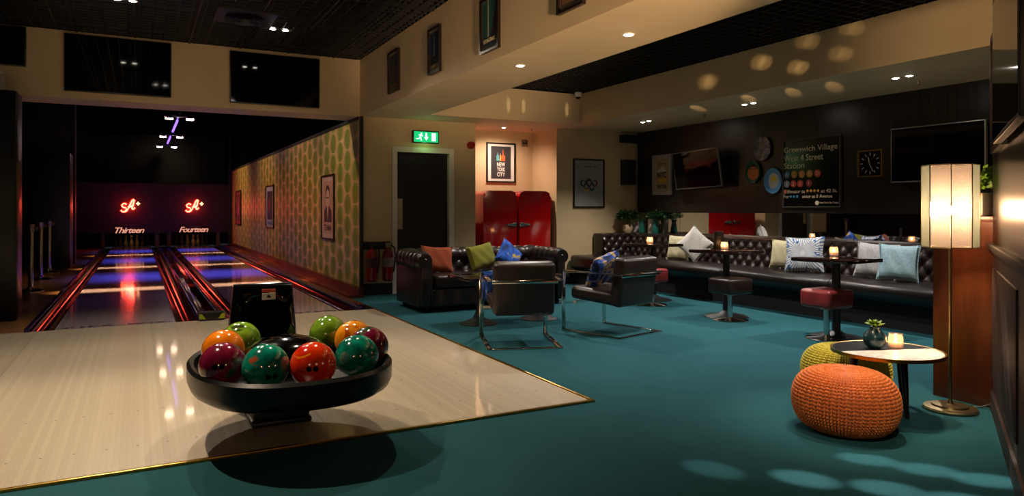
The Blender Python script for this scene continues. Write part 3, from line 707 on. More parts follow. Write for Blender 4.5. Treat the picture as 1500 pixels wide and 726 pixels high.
# NYC print on the boards
t = picture('framed_print', 'white framed NYC print with taxi, leftmost on the dark boarded wall', (XP, 8.95, 1.765), WP, .46, .65, .018, flat('white frame', '#857d74'), flat('warm white paper', '#857c72'))
shape('artwork', t, rect(-.145, .145, -.25, .25), flat('sand art', '#8a7650')); shape('mountain', t, [(-.14, .04), (.14, .04), (.02, .14)], flat('grey peak', '#a39c90'), -.015)
text('caption', 'NYC', flat('ink navy', '#1a1c28'), t, 0, .0, .24, .10, -.0165, bold=.03); shape('taxi', t, rect(-.09, .10, -.115, -.06), flat('taxi yellow', '#b0801a'), -.0155)
text('caption', 'NEW YORK', flat('ink brown', '#2c241a'), t, 0, -.19, .24, .07, -.0155, bold=.02); text('caption', 'Visitors to', flat('ink brown', '#2c241a'), t, .0, .18, .2, .045, -.0155, shear=.4)
# television, tilted forward from the wall
t = tv(0, .96, 0, 0, .56, 'silver edged television tilted off the boarded wall beside the NYC print', (XP, 7.96, 1.82), WP, 'tvsilver', 0, None, .16)
t.rotation_euler = (0, 0, WP); 
for ch in t.children:
    if ch.name.startswith(('casing', 'screen')): ch.rotation_euler = (R(8), R(-1.5), 0); ch.location.y = -.045
part('standby_light', lambda b: b2(b, -.02, .02, -.168, -.160, -.292, -.284), 'redred', t)
# oval plates
def plate(yc, zc, rx, rz_, label, base, extras):
    t = thing('wall_plate', label, 'plate', (XP, yc, zc), WP, 'oval plates on the boarded wall')
    def f(b):
        lathe(b, [(0, .012), (.75, .012), (.92, .022), (1, .030), (1, .034), (.90, .026), (.72, .018), (0, .018)], seg=40)
        bmesh.ops.transform(b, matrix=Matrix.Rotation(PI / 2, 4, 'X') @ Matrix.Diagonal((rx, rz_, 1, 1)), verts=b.verts)
    part('plate_body', f, base, t)
    part('hanger', lambda b: b2(b, -.02, .02, -.013, -.001, -.02, .02), 'steel', t)
    extras(t); return t
plate(6.86, 2.03, .145, .165, 'grey marbled oval plate, topmost of three on the boarded wall', 'pm', lambda t: None)
def burger(t):
    shape('bun', t, [(-.10, -.03), (.10, -.03), (.095, .02), (.08, .05), (-.08, .05), (-.095, .02)], flat('burger orange', '#b0622a'), -.0195)
    shape('bun_base', t, disc(0, -.02, .095, 24, 1.02), flat('burger orange', '#b0622a'), -.0193)
    shape('filling', t, rect(-.09, .09, .035, .05), flat('ink brown', '#2c241a'), -.021)
    shape('black_triangle', t, [(-.06, .07), (.06, .07), (.0, .12)], flat('plate black', '#0a0a0a'), -.0195)  # plain black triangle above the bun
plate(7.03, 1.72, .135, .155, 'green oval plate with a burger picture on the boarded wall', flat('plate green', '#0f4a2a', .25), burger)
def egg(t):
    shape('egg_white', t, disc(0, .0, .105, 28, .82), flat('egg white', '#a8aaa6', .3), -.0195); shape('yolk', t, disc(.01, .03, .038, 20), flat('egg yolk', '#c4ac10', .3), -.022)
plate(6.68, 1.585, .15, .17, 'blue rimmed oval plate with a fried egg, lowest of three', flat('plate blue', '#4c86b4', .25), egg)
# Greenwich Village station sign
t = picture('station_sign', 'black framed Greenwich Village station sign on the dark boarded wall', (XP, 6.09, 1.67), WP, .86, .88, .012, flat('dull metal edge', '#3a3630', .4), flat('sign black', '#060606', .15), cat='sign')
LT = flat('sign letters', '#c6b298')
x0 = -.42
for s_, z_, w_, h_ in (('Greenwich Village', .295, .80, .095), ('West 4 Street', .195, .60, .080), ('Station', .10, .32, .078)): text('caption', s_, LT, t, x0, z_, w_, h_, -.0145, 'LEFT')
def bullet(x, z, r, colr, ch):
    shape('bullet', t, disc(x, z, r, 20), colr, -.0145); text('bullet_letter', ch, LT, t, x, z, None, r * .95, -.0165)
cb, co, cr, cg = flat('bullet blue', '#2a5f80'), flat('bullet orange', '#a8701a'), flat('bullet red', '#a02a1c'), flat('bullet grey', '#66707a')
for i, (ch, m_) in enumerate((('A', cb), ('C', co), ('E', co), ('B', co), ('D', flat('bullet deep orange', '#b0401c')))): bullet(-.375 + i * .118, -.015, .048, m_, ch)
for i, (ch, m_) in enumerate((('S', cg), ('2', cr), ('3', cr), ('7', flat('bullet maroon', '#7a1c28')))): bullet(-.375 + i * .105 + (.03 if i == 3 else 0), -.135, .046, m_, ch)
text('caption', 'Elevator to', LT, t, -.36, -.235, .27, .042, -.0145, 'LEFT'); text('caption', 'at 42 St.', LT, t, .15, -.235, .23, .042, -.0145, 'LEFT'); text('caption', 'For', LT, t, x0, -.30, .085, .042, -.0145, 'LEFT'); text('caption', 'enter at 8 Avenue', LT, t, -.13, -.30, .44, .042, -.0145, 'LEFT')
shape('lift_symbol', t, rect(-.425, -.375, -.26, -.21), flat('symbol salmon', '#a0553c'), -.0145)
for i in range(4): shape('small_bullet', t, disc(-.05 + i * .052, -.232, .018, 12), co, -.0155)
for i in range(3): shape('small_bullet', t, disc(-.31 + i * .050, -.30, .018, 12), cb, -.0155)
shape('transit_logo', t, disc(.09, -.385, .028, 16), LT, -.0145); text('caption', 'New York City Transit', LT, t, .13, -.385, .27, .026, -.0145, 'LEFT')
# clock
t = thing('wall_clock', 'square black clock with brass rim between station sign and large television', 'clock', (XP, 5.27, 1.735), WP)
def cr_(b):
    s = .155
    for a in ((-s, s, s - .014, s), (-s, s, -s, -s + .014)): b2(b, a[0], a[1], -.035, -.001, a[2], a[3])
    b2(b, -s, -s + .014, -.035, -.001, -s + .014, s - .014); b2(b, s - .014, s, -.035, -.001, -s + .014, s - .014)
part('rim', cr_, 'brass', t)
part('dial', lambda b: b2(b, -.142, .142, -.022, -.003, -.142, .142), flat('clock face', '#050506', .2), t)
def ticks(b):
    for k in range(12):
        a = k * PI / 6; c = Matrix.Rotation(-a, 4, 'Y'); box(b, (0, -.023, .108), (.008, .003, .032), 0, 0, 2, c)
part('hour_marks', ticks, 'paper', t)
part('hour_hand', lambda b: box(b, (0, -.034, .035), (.007, .003, .075), 0, 0, 2, Matrix.Rotation(R(-12), 4, 'Y')), 'paper', t)
part('minute_hand', lambda b: box(b, (0, -.037, .05), (.005, .003, .105), 0, 0, 2, Matrix.Rotation(R(155), 4, 'Y')), 'paper', t)
# big TV
tv(0, 1.0, 0, 0, .60, 'large silver edged television at the right end of the boarded wall', (XP, 4.48, 1.80), WP, 'tvsilver', 0, None, .08)
# exit sign
t = thing('exit_sign', 'lit green running man exit sign above the black door', 'sign', (3.69, BW, 2.255))
part('housing', lambda b: b2(b, -.20, .20, -.07, -.001, -.09, .09, .006), flat('dark green casing', '#0a2a18', .4), t)
part('panel', lambda b: b2(b, -.185, .185, -.073, -.069, -.075, .075), 'exitg', t)
def man(b):
    Y_ = -.0755
    prism(b, disc(-.075, .048, .012, 12), Y_, Y_ + .002, 'y')
    for q in ([(-.115, .03), (-.085, .034), (-.085, .022), (-.115, .018)], [(-.095, .034), (-.070, .034), (-.080, -.01), (-.105, -.01)], [(-.105, -.01), (-.088, -.012), (-.12, -.036), (-.155, -.036), (-.155, -.025), (-.127, -.025)], [(-.098, -.005), (-.080, -.01), (-.068, -.055), (-.083, -.055)], [(-.075, .032), (-.05, .015), (-.055, .007), (-.078, .02)]): prism(b, q, Y_, Y_ + .002, 'y')
    prism(b, [(-.012, .055), (.012, .055), (.012, .0), (.035, .0), (0, -.05), (-.035, .0), (-.012, .0)], Y_, Y_ + .002, 'y'); prism(b, rect(.085, .145, -.055, .058), Y_, Y_ + .002, 'y')
part('pictogram', man, 'exitw', t)
point((3.69, BW - .16, 2.13), .35, (.35, 1, .3), .03)
# red sounder, socket, dome camera, sprinklers
t = thing('fire_alarm_sounder', 'red round fire alarm sounder at the corner of the alcove', 'alarm', (4.42, BW, 2.17))
part('base', lambda b: cyl(b, (0, 0, 0), (0, -.03, 0), .055), 'redred', t); part('horn', lambda b: cyl(b, (0, -.03, 0), (0, -.09, 0), .058, .045), 'redred', t)
t = thing('wall_socket', 'grey double socket high on the alcove wall', 'socket', (5.80, 10.50, 2.33))
part('plate', lambda b: b2(b, -.06, .06, -.015, 0, -.06, .06, .004), 'steel', t); part('outlets', lambda b: (b2(b, -.035, -.008, -.02, -.014, -.02, .02), b2(b, .008, .035, -.02, -.014, -.02, .02)), 'black', t)
t = thing('dome_camera', 'small dome camera at the corner of the black grid recess', 'camera', (5.87, 8.95, 2.95))
part('body', lambda b: lathe(b, [(0, .02), (.055, .02), (.055, -.03), (.04, -.05), (0, -.05)]), 'white', t); part('dome', lambda b: sphere(b, (0, 0, -.05), .038, (1, 1, .8)), 'screen', t)
for x, y, lb in ((5.6, 9.9, 'tiny sprinkler head in the alcove ceiling'), (6.85, 7.3, 'tiny sprinkler head between the middle and far soffit spots'), (7.0, 4.4, 'tiny sprinkler head beside the near soffit spots')):
    t = thing('sprinkler_head', lb, 'sprinkler', (x, y, 2.505)); part('stem', lambda b: cyl(b, (0, 0, 0), (0, 0, -.03), .01), 'brassd', t); part('deflector', lambda b: cyl(b, (0, 0, -.03), (0, 0, -.034), .018), 'brassd', t)
# downlights
def downlight(x, y, z, label, dbl, plate_=False, grp=None, s=.03):
    t = thing('downlight', label, 'ceiling light', (x, y, z), 0, grp)
    if plate_: part('mounting_plate', lambda b: b2(b, -.28, .28, -.28, .28, .0, .02), 'gridm', t)
    for dx in ((-.07, .07) if dbl else (0,)):
        ax = (dx, 0, 0) if grp == 'paired spots in the black grid' else (0, dx, 0)
        part('bezel', lambda b, ax=ax: lathe(b, [(s + .004, -.001), (s + .014, -.001), (s + .014, -.007), (s, -.007), (s, -.001)], ax), 'white', t)
        part('lens', lambda b, ax=ax: lathe(b, [(0, -.002), (s, -.002), (s, -.006), (s * .5, -.012), (0, -.014)], ax), 'dl', t)
    return t
for (x, y), lb in zip(SOFFIT_SPOTS, ('farthest', 'middle', 'nearest', 'hidden nearest')): downlight(x, y, 2.505, lb + ' pair of spotlights in the soffit above the bench', True, grp='paired spots above the bench')
for (x, y), lb in zip(BEAM_SPOTS, ('round downlight under the beam, farther one', 'round downlight under the beam, nearer one', 'made-up round downlight under the beam beyond the frame')): downlight(x, y, 2.505, lb, False, grp='downlights under the beam', s=.035)
downlight(5.12, 9.95, 2.505, 'round downlight in the alcove ceiling above the red fridges', False)
downlight(4.42, 7.62, 2.955, 'pair of spotlights on a black plate in the far grid recess', True, True)
for (x, y), lb in zip(LANE_SPOTS, ('over the Thirteen foul line', 'over the middle of the approach', 'over the Fourteen foul line', 'over the near left approach', 'over the ball return')): downlight(x, y, 3.275, 'pair of spotlights in the black grid ' + lb, True, False, 'paired spots in the black grid')
t = thing('emergency_light', 'flat glass emergency light panel on black plate in the grid recess', 'ceiling light', (4.35, 4.95, 2.955))
part('mounting_plate', lambda b: b2(b, -.32, .32, -.28, .28, 0, .02), 'gridm', t); part('diffuser', lambda b: b2(b, -.16, .16, -.05, .05, -.025, 0, .008), 'whitecer', t)
t = thing('ceiling_diffuser', 'round black air diffuser on a square plate in the left grid ceiling', 'vent', (1.02, 8.1, 3.27))
part('plate', lambda b: b2(b, -.30, .30, -.30, .30, 0, .012), 'gridm', t); part('rings', lambda b: [lathe(b, [(r, 0), (r + .03, -.03), (r + .035, -.03), (r + .008, 0)]) for r in (.06, .12, .18)], 'gridm', t)

# ------------------------------------------------------------------ door
struct('trim_23', lambda b: (b2(b, 3.200, 3.27, BW - .02, BW + .06, 0, 2.03), b2(b, 4.075, 4.15, BW - .02, BW + .06, 0, 2.03), b2(b, 3.200, 4.15, BW - .02, BW + .06, 2.03, 2.105)), 'white')
struct('door_1', lambda b: b2(b, 3.27, 4.075, BW + .07, BW + .115, .01, 2.03), M('black door', '#070707', .35))
d1 = bpy.data.objects['door_1']
part('push_plate', lambda b: b2(b, 3.29, 3.375, BW + .060, BW + .071, .92, 1.36, .002), flat('pale metal push plate', '#b8a07c', .4), d1)

# fire extinguishers
def ext(x, label, cream=False):
    t = thing('fire_extinguisher', label, 'fire extinguisher', (x, BW - .11, .20), 0, 'fire extinguishers under the wall rail')
    part('cylinder', lambda b: lathe(b, [(0, 0), (.06, 0), (.075, .02), (.075, .36), (.06, .42), (.025, .45), (.025, .48), (0, .48)]), 'redext', t)
    part('valve', lambda b: (b2(b, -.03, .03, -.02, .02, .47, .52), b2(b, -.03, .07, -.01, .01, .52, .535)), flat('cream valve', '#8a8060') if cream else 'matteplastic', t)
    part('hose', lambda b: tube(b, [(.05, -.0, .50), (.09, -.02, .47), (.10, -.03, .35), (.08, -.04, .2), (.07, -.04, .12)], .010), 'rubber', t)
    part('label_plate', lambda b: lathe(b, [(.0762, .20), (.0762, .33)], seg=32), flat('paper label', '#7c6a5a') if cream else flat('dark label', '#3a1212'), t)
    part('wall_hook', lambda b: b2(b, -.02, .02, .02, .09, .45, .50), 'matteplastic', t)
    return t
ext(2.87, 'red fire extinguisher on the wall nearest the palm wallpaper'); ext(3.10, 'red fire extinguisher with cream head beside the white door frame', True)

# ------------------------------------------------------------------ fridges
def fridge(x, label, hside):
    t = thing('fridge', label, 'fridge', (x, 9.86, 0), 0, 'red retro fridges in the alcove')
    w, h = .60, 1.50
    def rr(w_, z0, z1, rad, n=10):
        P = [(-w_ / 2 + .02, z0), (w_ / 2 - .02, z0), (w_ / 2, z0 + .02)]
        P += [(w_ / 2 - rad + rad * math.cos(PI / 2 * k / n), z1 - rad * .75 + rad * .75 * math.sin(PI / 2 * k / n)) for k in range(n + 1)]
        P += [(-w_ / 2 + rad - rad * math.sin(PI / 2 * k / n), z1 - rad * .75 + rad * .75 * math.cos(PI / 2 * k / n)) for k in range(n + 1)]
        P += [(-w_ / 2, z0 + .02)]; return P
    part('body', lambda b: prism(b, rr(w, .06, h, .13), .005, .58, 'y'), 'redfr', t)
    def door(b):
        prism(b, rr(w - .006, .09, h - .003, .13), -.075, -.002, 'y')
        es = [e for e in b.edges if e.verts[0].co.y < -.07 and e.verts[1].co.y < -.07]
        bmesh.ops.bevel(b, geom=es, offset=.03, segments=5, profile=.5, affect='EDGES')
    d = part('door', door, 'redfr', t, ang=60); mod(d, 'WEIGHTED_NORMAL', keep_sharp=True)
    s = hside
    part('handle', lambda b: (b2(b, s * .10, s * .28, -.115, -.095, .95, .985, .008), b2(b, s * .20, s * .29, -.10, -.06, .935, 1.0, .012), cyl(b, (s * .245, -.12, .967), (s * .245, -.06, .967), .022)), 'chrome', d, 'chrome latch handle')
    text('badge', 'retro' if False else 'GORENJE', 'steel', d, .0, 1.30, .10, .016, -.0665) if False else part('badge', lambda b: b2(b, -.05, .05, -.069, -.064, 1.30, 1.312), 'steel', d)
    part('plinth', lambda b: b2(b, -w / 2 + .03, w / 2 - .03, .0, .5, 0, .06), 'black', t)
    return t
fridge(4.98, 'shiny red retro fridge, left one in the alcove, handle at its right', 1)
fridge(5.60, 'shiny red retro fridge, right one in the alcove, handle at its left', -1)

# ------------------------------------------------------------------ ball return
BX, BY = .712, 3.86
br = thing('ball_return', 'glossy black ball return tray and hood on the bowling approach', 'ball return', (BX, BY, .006))
RX, RY = .485, .62
def tray(b):
    prof = [(0, .255), (.45, .255), (.80, .262), (.93, .275), (1.0, .30), (1.03, .335), (1.03, .405), (1.00, .42), (.96, .41), (.94, .37), (.88, .345), (.6, .33), (0, .33)]
    n = 64; rings = []
    for r, z in prof:
        ring_ = []
        for i in range(n):
            a = 2 * PI * i / n; c_, s_ = math.cos(a), math.sin(a)
            ring_.append(b.verts.new((RX * r * math.copysign(abs(c_) ** .85, c_), RY * r * math.copysign(abs(s_) ** .85, s_) - .0, z)) if r > 0 else None)
        rings.append(ring_ if r > 0 else [b.verts.new((0, 0, z))])
    for A, B in zip(rings, rings[1:]):
        for i in range(n):
            j = (i + 1) % n
            if len(A) == 1: b.faces.new((A[0], B[i], B[j]))
            elif len(B) == 1: b.faces.new((A[i], A[j], B[0]))
            else: b.faces.new((A[i], A[j], B[j], B[i]))
part('tray', tray, 'blackplastic', br)
part('pedestal', lambda b: (b2(b, -.16, .15, .20, .62, .02, .272, .03, 3), b2(b, -.165, .155, .19, .66, 0, .03, .01)), 'matteplastic', br)
part('spinner_disc', lambda b: lathe(b, [(0, .512), (.08, .507), (.16, .485), (.205, .455), (.215, .44), (.205, .42), (.16, .40), (.12, .33)], (0, .10, 0), 48), 'blackgloss', br)
part('spinner_hub', lambda b: lathe(b, [(0, .522), (.03, .520), (.04, .508)], (0, .10, 0)), 'blackgloss', br)
def hood(b):
    # rounded frame around a circular mouth, tapering to the back
    n = 48; yF = .68; zc, r = .515, .145
    def rr(i, w0, w1, z0, z1):
        a = 2 * PI * i / n - PI / 2; c_, s_ = math.cos(a), math.sin(a)
        k = 1 / max(abs(c_), abs(s_)); x, z = c_ * k, s_ * k; zz = z0 + (z1 - z0) * (z + 1) / 2
        return (x * (w0 + (w1 - w0) * (z + 1) / 2), zz)
    def lean(z): return (z - .30) * .16
    A = [b.verts.new((0.0 + r * .82 * math.cos(2 * PI * i / n - PI / 2), yF + .26, zc + r * .82 * math.sin(2 * PI * i / n - PI / 2))) for i in range(n)]
    B = [b.verts.new((0.0 + r * math.cos(2 * PI * i / n - PI / 2), yF + .02 + lean(zc), zc + r * math.sin(2 * PI * i / n - PI / 2))) for i in range(n)]
    B2 = [b.verts.new((r * 1.07 * math.cos(2 * PI * i / n - PI / 2), yF - .006 + lean(zc + r * math.sin(2 * PI * i / n - PI / 2)), zc + r * 1.07 * math.sin(2 * PI * i / n - PI / 2))) for i in range(n)]
    Cc = []
    for i in range(n):
        x, z = rr(i, .185, .162, .29, .715); Cc.append(b.verts.new((x, yF + lean(z), z)))
    D = []
    for i in range(n):
        x, z = rr(i, .20, .175, .275, .735); D.append(b.verts.new((x, yF + .03 + lean(z), z)))
    E = []
    for i in range(n):
        x, z = rr(i, .19, .14, .27, .60); E.append(b.verts.new((x, yF + .50, z)))
    b.faces.new(A)
    for P_, Q_ in ((A, B), (B, B2), (B2, Cc), (Cc, D), (D, E)):
        for i in range(n): b.faces.new((P_[i], P_[(i + 1) % n], Q_[(i + 1) % n], Q_[i]))
    b.faces.new(E)
hd_ = part('hood', hood, 'blackgloss', br, ang=50); hd_.location.x = -.02
part('mouth_shade', lambda b: (cyl(b, (-.02, .76, .515), (-.02, .93, .515), .141, .12, 40, False), cyl(b, (-.02, .925, .515), (-.02, .93, .515), .122, .122, 40)), 'pitch', br)  # matte black tube added to keep the inside of the mouth dark
part('hood_foot', lambda b: b2(b, -.20, .14, .72, 1.12, 0, .28, .02), 'matteplastic', br)
part('warning_sticker', lambda b: prism(b, [(-.035, .675), (.045, .675), (.045, .700), (-.035, .700)], .68 + .055, .68 + .0605, 'y'), flat('sticker red', '#b0452c'), br, 'red and white warning sticker')
part('sticker_lower', lambda b: prism(b, [(-.035, .635), (.045, .635), (.045, .675), (-.035, .675)], .68 + .049, .68 + .056, 'y'), flat('sticker white', '#b8b0a8'), br)
part('sticker_symbol', lambda b: prism(b, [(-.01, .648), (.015, .645), (.018, .655), (.0, .668)], .68 + .0475, .68 + .0495, 'y'), 'black', br)
balls = [  # x, y (world), material, label, holes
    (.385, 3.63, 'maroon', 'maroon bowling ball at the left front of the rack', (-.3, -1.0, .15)),
    (.56, 3.50, 'teal', 'dark green bowling ball with rust streaks, left of the red orange ball', (.1, -1, -.25)),
    (.768, 3.445, 'redor', 'bright red orange bowling ball at the front of the rack', (-.25, -1, .02)),
    (1.005, 3.535, 'teal2', 'dark green bowling ball with a rust patch, right of the red orange ball', None),
    (1.125, 3.745, 'maroon2', 'maroon bowling ball at the right side of the rack', None),
    (1.115, 4.00, 'orange2', 'orange bowling ball at the right rear, beside the maroon one', None),
    (1.03, 4.255, 'green2', 'olive green bowling ball at the right rear near the hood', None),
    (.54, 4.255, 'green', 'olive green bowling ball at the left rear near the hood', None),
    (.425, 4.02, 'orange', 'orange bowling ball at the left, half behind the maroon one', None)]
BM = dict(maroon=m_swirl('maroon swirl', '#560a22', '#7c1838', '#1d4a30', 4, 1), maroon2=m_swirl('maroon swirl dark', '#560a22', '#7c1838', '#2a4a30', 5, 5),
          teal=m_swirl('teal swirl', '#055a4a', '#0a8f78', '#a3502c', 5, 2), teal2=m_swirl('teal green swirl', '#055a4a', '#0a8f78', '#9c4a26', 5, 9.3),
          redor=m_swirl('red orange swirl', '#c41a04', '#e03a08', '#f08a18', 5, 4), orange=m_swirl('orange swirl', '#d06a08', '#ec8a18', '#b04a06', 4, 6), orange2=m_swirl('amber swirl', '#d07a0c', '#ea9420', '#a8500a', 5, 7),
          green=m_swirl('olive swirl', '#4a7812', '#7ba02a', '#2c3a10', 4, 8), green2=m_swirl('moss swirl', '#4a7214', '#779a2c', '#6a3a20', 5, 11))
rb = .1085
for x, y, m_, lb, hl in balls:
    x -= .03; y -= .02
    t = thing('bowling_ball', lb, 'bowling ball', (x, y, .351), 0, 'bowling balls on the ball return')
    s_ = part('ball_surface', lambda b: sphere(b, (0, 0, rb), rb, (1, 1, 1), 48, 28), BM[m_], t)
    # finger holes facing a direction
    if hl is None: dirs = [(.5, .3, .8), (.3, .5, .8), (.1, .1, 1)]
    else:
        d = Vector(hl).normalized(); sd = d.cross(Vector((0, 0, 1))).normalized(); up_ = sd.cross(d)
        dirs = [d + sd * .14, d - sd * .14] + ([d - up_ * .62] if m_ == 'x' else [])
    for dv in dirs:
        dv = Vector(dv).normalized(); c_ = Vector((0, 0, rb)) + dv * (rb - .004)
        part('finger_hole', lambda b, c_=c_, dv=dv: (cyl(b, c_, c_ + dv * .0048, .013, .0125, 18),), 'pitch', t)

# ------------------------------------------------------------------ leather seating helpers
def tuft(a, b, s=.45): return (abs(math.sin(PI * a)) * abs(math.sin(PI * b))) ** s
def tuft_panel(L, Hh, du, dv, depth, place, res=8):
    """heightfield of diamond tufts; place(u metres, v metres, h) -> point"""
    def f(b):
        nu = max(8, int(L / du * res)); nv = max(6, int(Hh / dv * res))
        def fn(i, j):
            u, v = i * L, j * Hh; h = depth * tuft(u / du + v / dv, u / du - v / dv)
            edge = min(1, min(v, Hh - v) / (.02) ) if 0 else 1
            return place(u, v, h * edge)
        grid(b, nu, nv, fn)
    return f

# ------------------------------------------------------------------ banquette
bq = thing('banquette', 'long dark brown tufted leather bench running under the mirror and round the corner', 'bench', (XP, 9.68, 0))
# local x = X - XP, local y = Y - 9.68
YB0 = -8.2
part('plinth', lambda b: (b2(b, -.78, -.02, YB0, -.86, 0, .27), b2(b, -1.22, -.02, -.86 + .0, -.01, 0, .27)), flat('black leather base', '#040303', .8), bq)
seg = [YB0, -6.3, -4.55, -2.95, -1.62, -.93]
def seat_sec(y0, y1):
    def f(b):
        n = 14; prof = [(-.30, .155), (-.80, .155)]
        for k in range(n + 1):
            a = -PI / 2 + PI * k / n; prof.append((-.86 - .075 * math.cos(a), .40 + 0 + .06 * math.sin(a)) if k > n / 2 else (-.86 - .075 * math.cos(a), .30 + .14 * math.sin(a)))
        prof += [(-.6, .467), (-.37, .455)]
        prism(b, [(p[0], p[1]) for p in prof][::-1], y0 + .004, y1 - .004, 'y')
    return f
def seat_ext(b, y0, y1):
    # extrude the profile (x,z) along y
    n = 10; prof = [(-.05, .255), (-.80, .255), (-.88, .27), (-.935, .33), (-.945, .38), (-.93, .425), (-.89, .452), (-.80, .465), (-.6, .468), (-.05, .455)]
    prism(b, prof, y0 + .003, y1 - .003, 'y')
for y0, y1 in zip(seg, seg[1:]):
    o = part('seat_cushion', lambda b, y0=y0, y1=y1: seat_ext(b, y0, y1), 'leatherd', bq); mod(o, 'BEVEL', width=.012, segments=2, limit_method='ANGLE')
o = part('seat_cushion', lambda b: (b2(b, -1.33, -.05, -.925, -.01, .255, .468, .06, 4),), 'leatherd', bq)
def back_place(u, v, h):  # along -y from the corner
    return (-.36 - h + .06 * (v / .36), -.26 - u, .45 + v)
part('backrest', lambda b: (tuft_panel(7.9, .36, .155, .17, .045, back_place, 9)(b), grid(b, 60, 8, lambda u, v: (-.30 + .27 * v - (.02 if v == 0 else 0), -.26 - 7.9 * u, .81 + .018 * math.sin(PI * min(1, v * 1.3)) ))), 'leather', bq, ang=60)
def backc(u, v, h): return (-.34 - u, -.30 - h + .06 * (v / .36), .45 + v)
part('corner_backrest', lambda b: (tuft_panel(.50, .36, .155, .17, .045, backc, 9)(b), b2(b, -.86, -.03, -.27, -.01, .45, .815, .015)), 'leather', bq, ang=60)
part('back_board', lambda b: b2(b, -.30, -.03, YB0, -.26, .44, .80), 'black', bq)

# cushions
def cushion(label, loc, rot, w, mat, h=None, group=None, th=.075, name='throw_cushion', cat='cushion'):
    h = h or w; n = 16
    t = bmesh.new()
    for sgn in (-1, 1):
        def fn(u, v):
            a, c = u * 2 - 1, v * 2 - 1
            e = (1 - a ** 4) ** .5 * (1 - c ** 4) ** .5 if abs(a) < 1 and abs(c) < 1 else 0
            px = a * w / 2 * (1 - .10 * (1 - c * c) * abs(a) ** 3); pz = c * h / 2 * (1 - .10 * (1 - a * a) * abs(c) ** 3)
            wr = .004 * math.sin(9 * a + 5 * c) * e
            return (px, sgn * (th * e ** .8 + wr), pz)
        grid(t, n, n, fn)
    bmesh.ops.remove_doubles(t, verts=t.verts, dist=1e-4)
    o = obj(name, t, mat); o.location = loc; o.rotation_mode = 'XYZ'; o.rotation_euler = tuple(R(k) for k in rot)
    tag(o, label, cat, group)
    pb = bmesh.new(); pts = []
    for k in range(48):
        q = k / 12; s_ = q % 1; a, c = [(-1 + 2 * s_, -1), (1, -1 + 2 * s_), (1 - 2 * s_, 1), (-1, 1 - 2 * s_)][int(q)]
        pts.append((a * w / 2 * (1 - .10 * (1 - c * c) * abs(a) ** 3), 0, c * h / 2 * (1 - .10 * (1 - a * a) * abs(c) ** 3)))
    tube(pb, pts, .006, 6, True); obj('piping', pb, mat, o)
    return o
LN = -22
G = 'scatter cushions on the tufted bench'
cushion('cream cushion behind the tipped white one on the bench', (6.99, 7.98, .645), (-12, 0, -74), .36, 'ccream', group=G)
cushion('off white cushion tipped up on its corner on the bench', (6.90, 7.55, .715), (-14, 42, -58), .38, 'cwhite', group=G)
cushion('cream cushion tucked left of the blue starburst one', (7.00, 6.07, .655), (-14, 0, -74), .36, 'ccream', group=G)
cushion('white cushion with a blue starburst print on the bench', (6.92, 5.72, .675), (-16, -3, -66), .44, 'starb', .42, group=G)
cushion('grey flecked cushion half behind the pale blue one', (7.00, 4.86, .655), (-16, 3, -72), .42, 'cgrey', .38, group=G)
cushion('pale blue ribbed cushion, rightmost on the bench', (6.86, 4.52, .66), (-18, 2, -62), .38, 'cpale', group=G)

# ------------------------------------------------------------------ pedestal tables and stools
def ped_table(x, y, w, l, rz, label, h=.75, base=.24, group='pedestal tables along the bench'):
    t = thing('pedestal_table', label, 'table', (x, y, 0), rz, group)
    part('tabletop', lambda b: b2(b, -w / 2, w / 2, -l / 2, l / 2, h - .035, h, .006), 'darkwood', t)
    part('column', lambda b: lathe(b, [(0, .03), (.038, .03), (.038, h - .05), (.09, h - .04), (.09, h - .035), (0, h - .035)], seg=24), 'matteplastic', t)
    part('base', lambda b: lathe(b, [(0, 0), (base, 0), (base, .008), (base * .9, .018), (base * .35, .04), (.045, .07), (0, .07)], seg=40), 'matteplastic', t)
    return t
ped_table(6.06, 7.42, .55, .55, R(6), 'dark square pedestal table farthest along the bench, with a candle')
ped_table(5.84, 5.88, .56, .60, R(6), 'dark square pedestal table with menu and candle in the middle of the bench')
ped_table(5.78, 4.42, .55, .58, R(4), 'dark square pedestal table nearest the lamp, in front of starburst cushion')
def stool(x, y, mat, label, w=.40, rz=0):
    t = thing('low_stool', label, 'stool', (x, y, 0), rz, 'low stools with chrome stems')
    part('seat', lambda b: b2(b, -w / 2, w / 2, -w / 2, w / 2,   .295, .465, .034, 4), mat, t)
    part('seat_plate', lambda b: lathe(b, [(0, .27), (.03, .27), (.09, .288), (.09, .296), (0, .296)]), 'steel', t)
    part('stem', lambda b: lathe(b, [(.026, .03), (.026, .28)]), 'chrome', t)
    part('base', lambda b: lathe(b, [(0, 0), (.19, 0), (.19, .008), (.17, .016), (.05, .028), (.028, .04), (0, .04)], seg=40), 'chrome', t)
    return t
stool(5.71, 7.02, 'redlea', 'oxblood seated low stool farthest along the bench', .30, 0)
stool(5.68, 5.66, 'leather', 'black seated low stool before the middle pedestal table', .345, 0)
stool(5.66, 4.43, 'redlea', 'oxblood seated low stool before the nearest pedestal table', .34, 0)

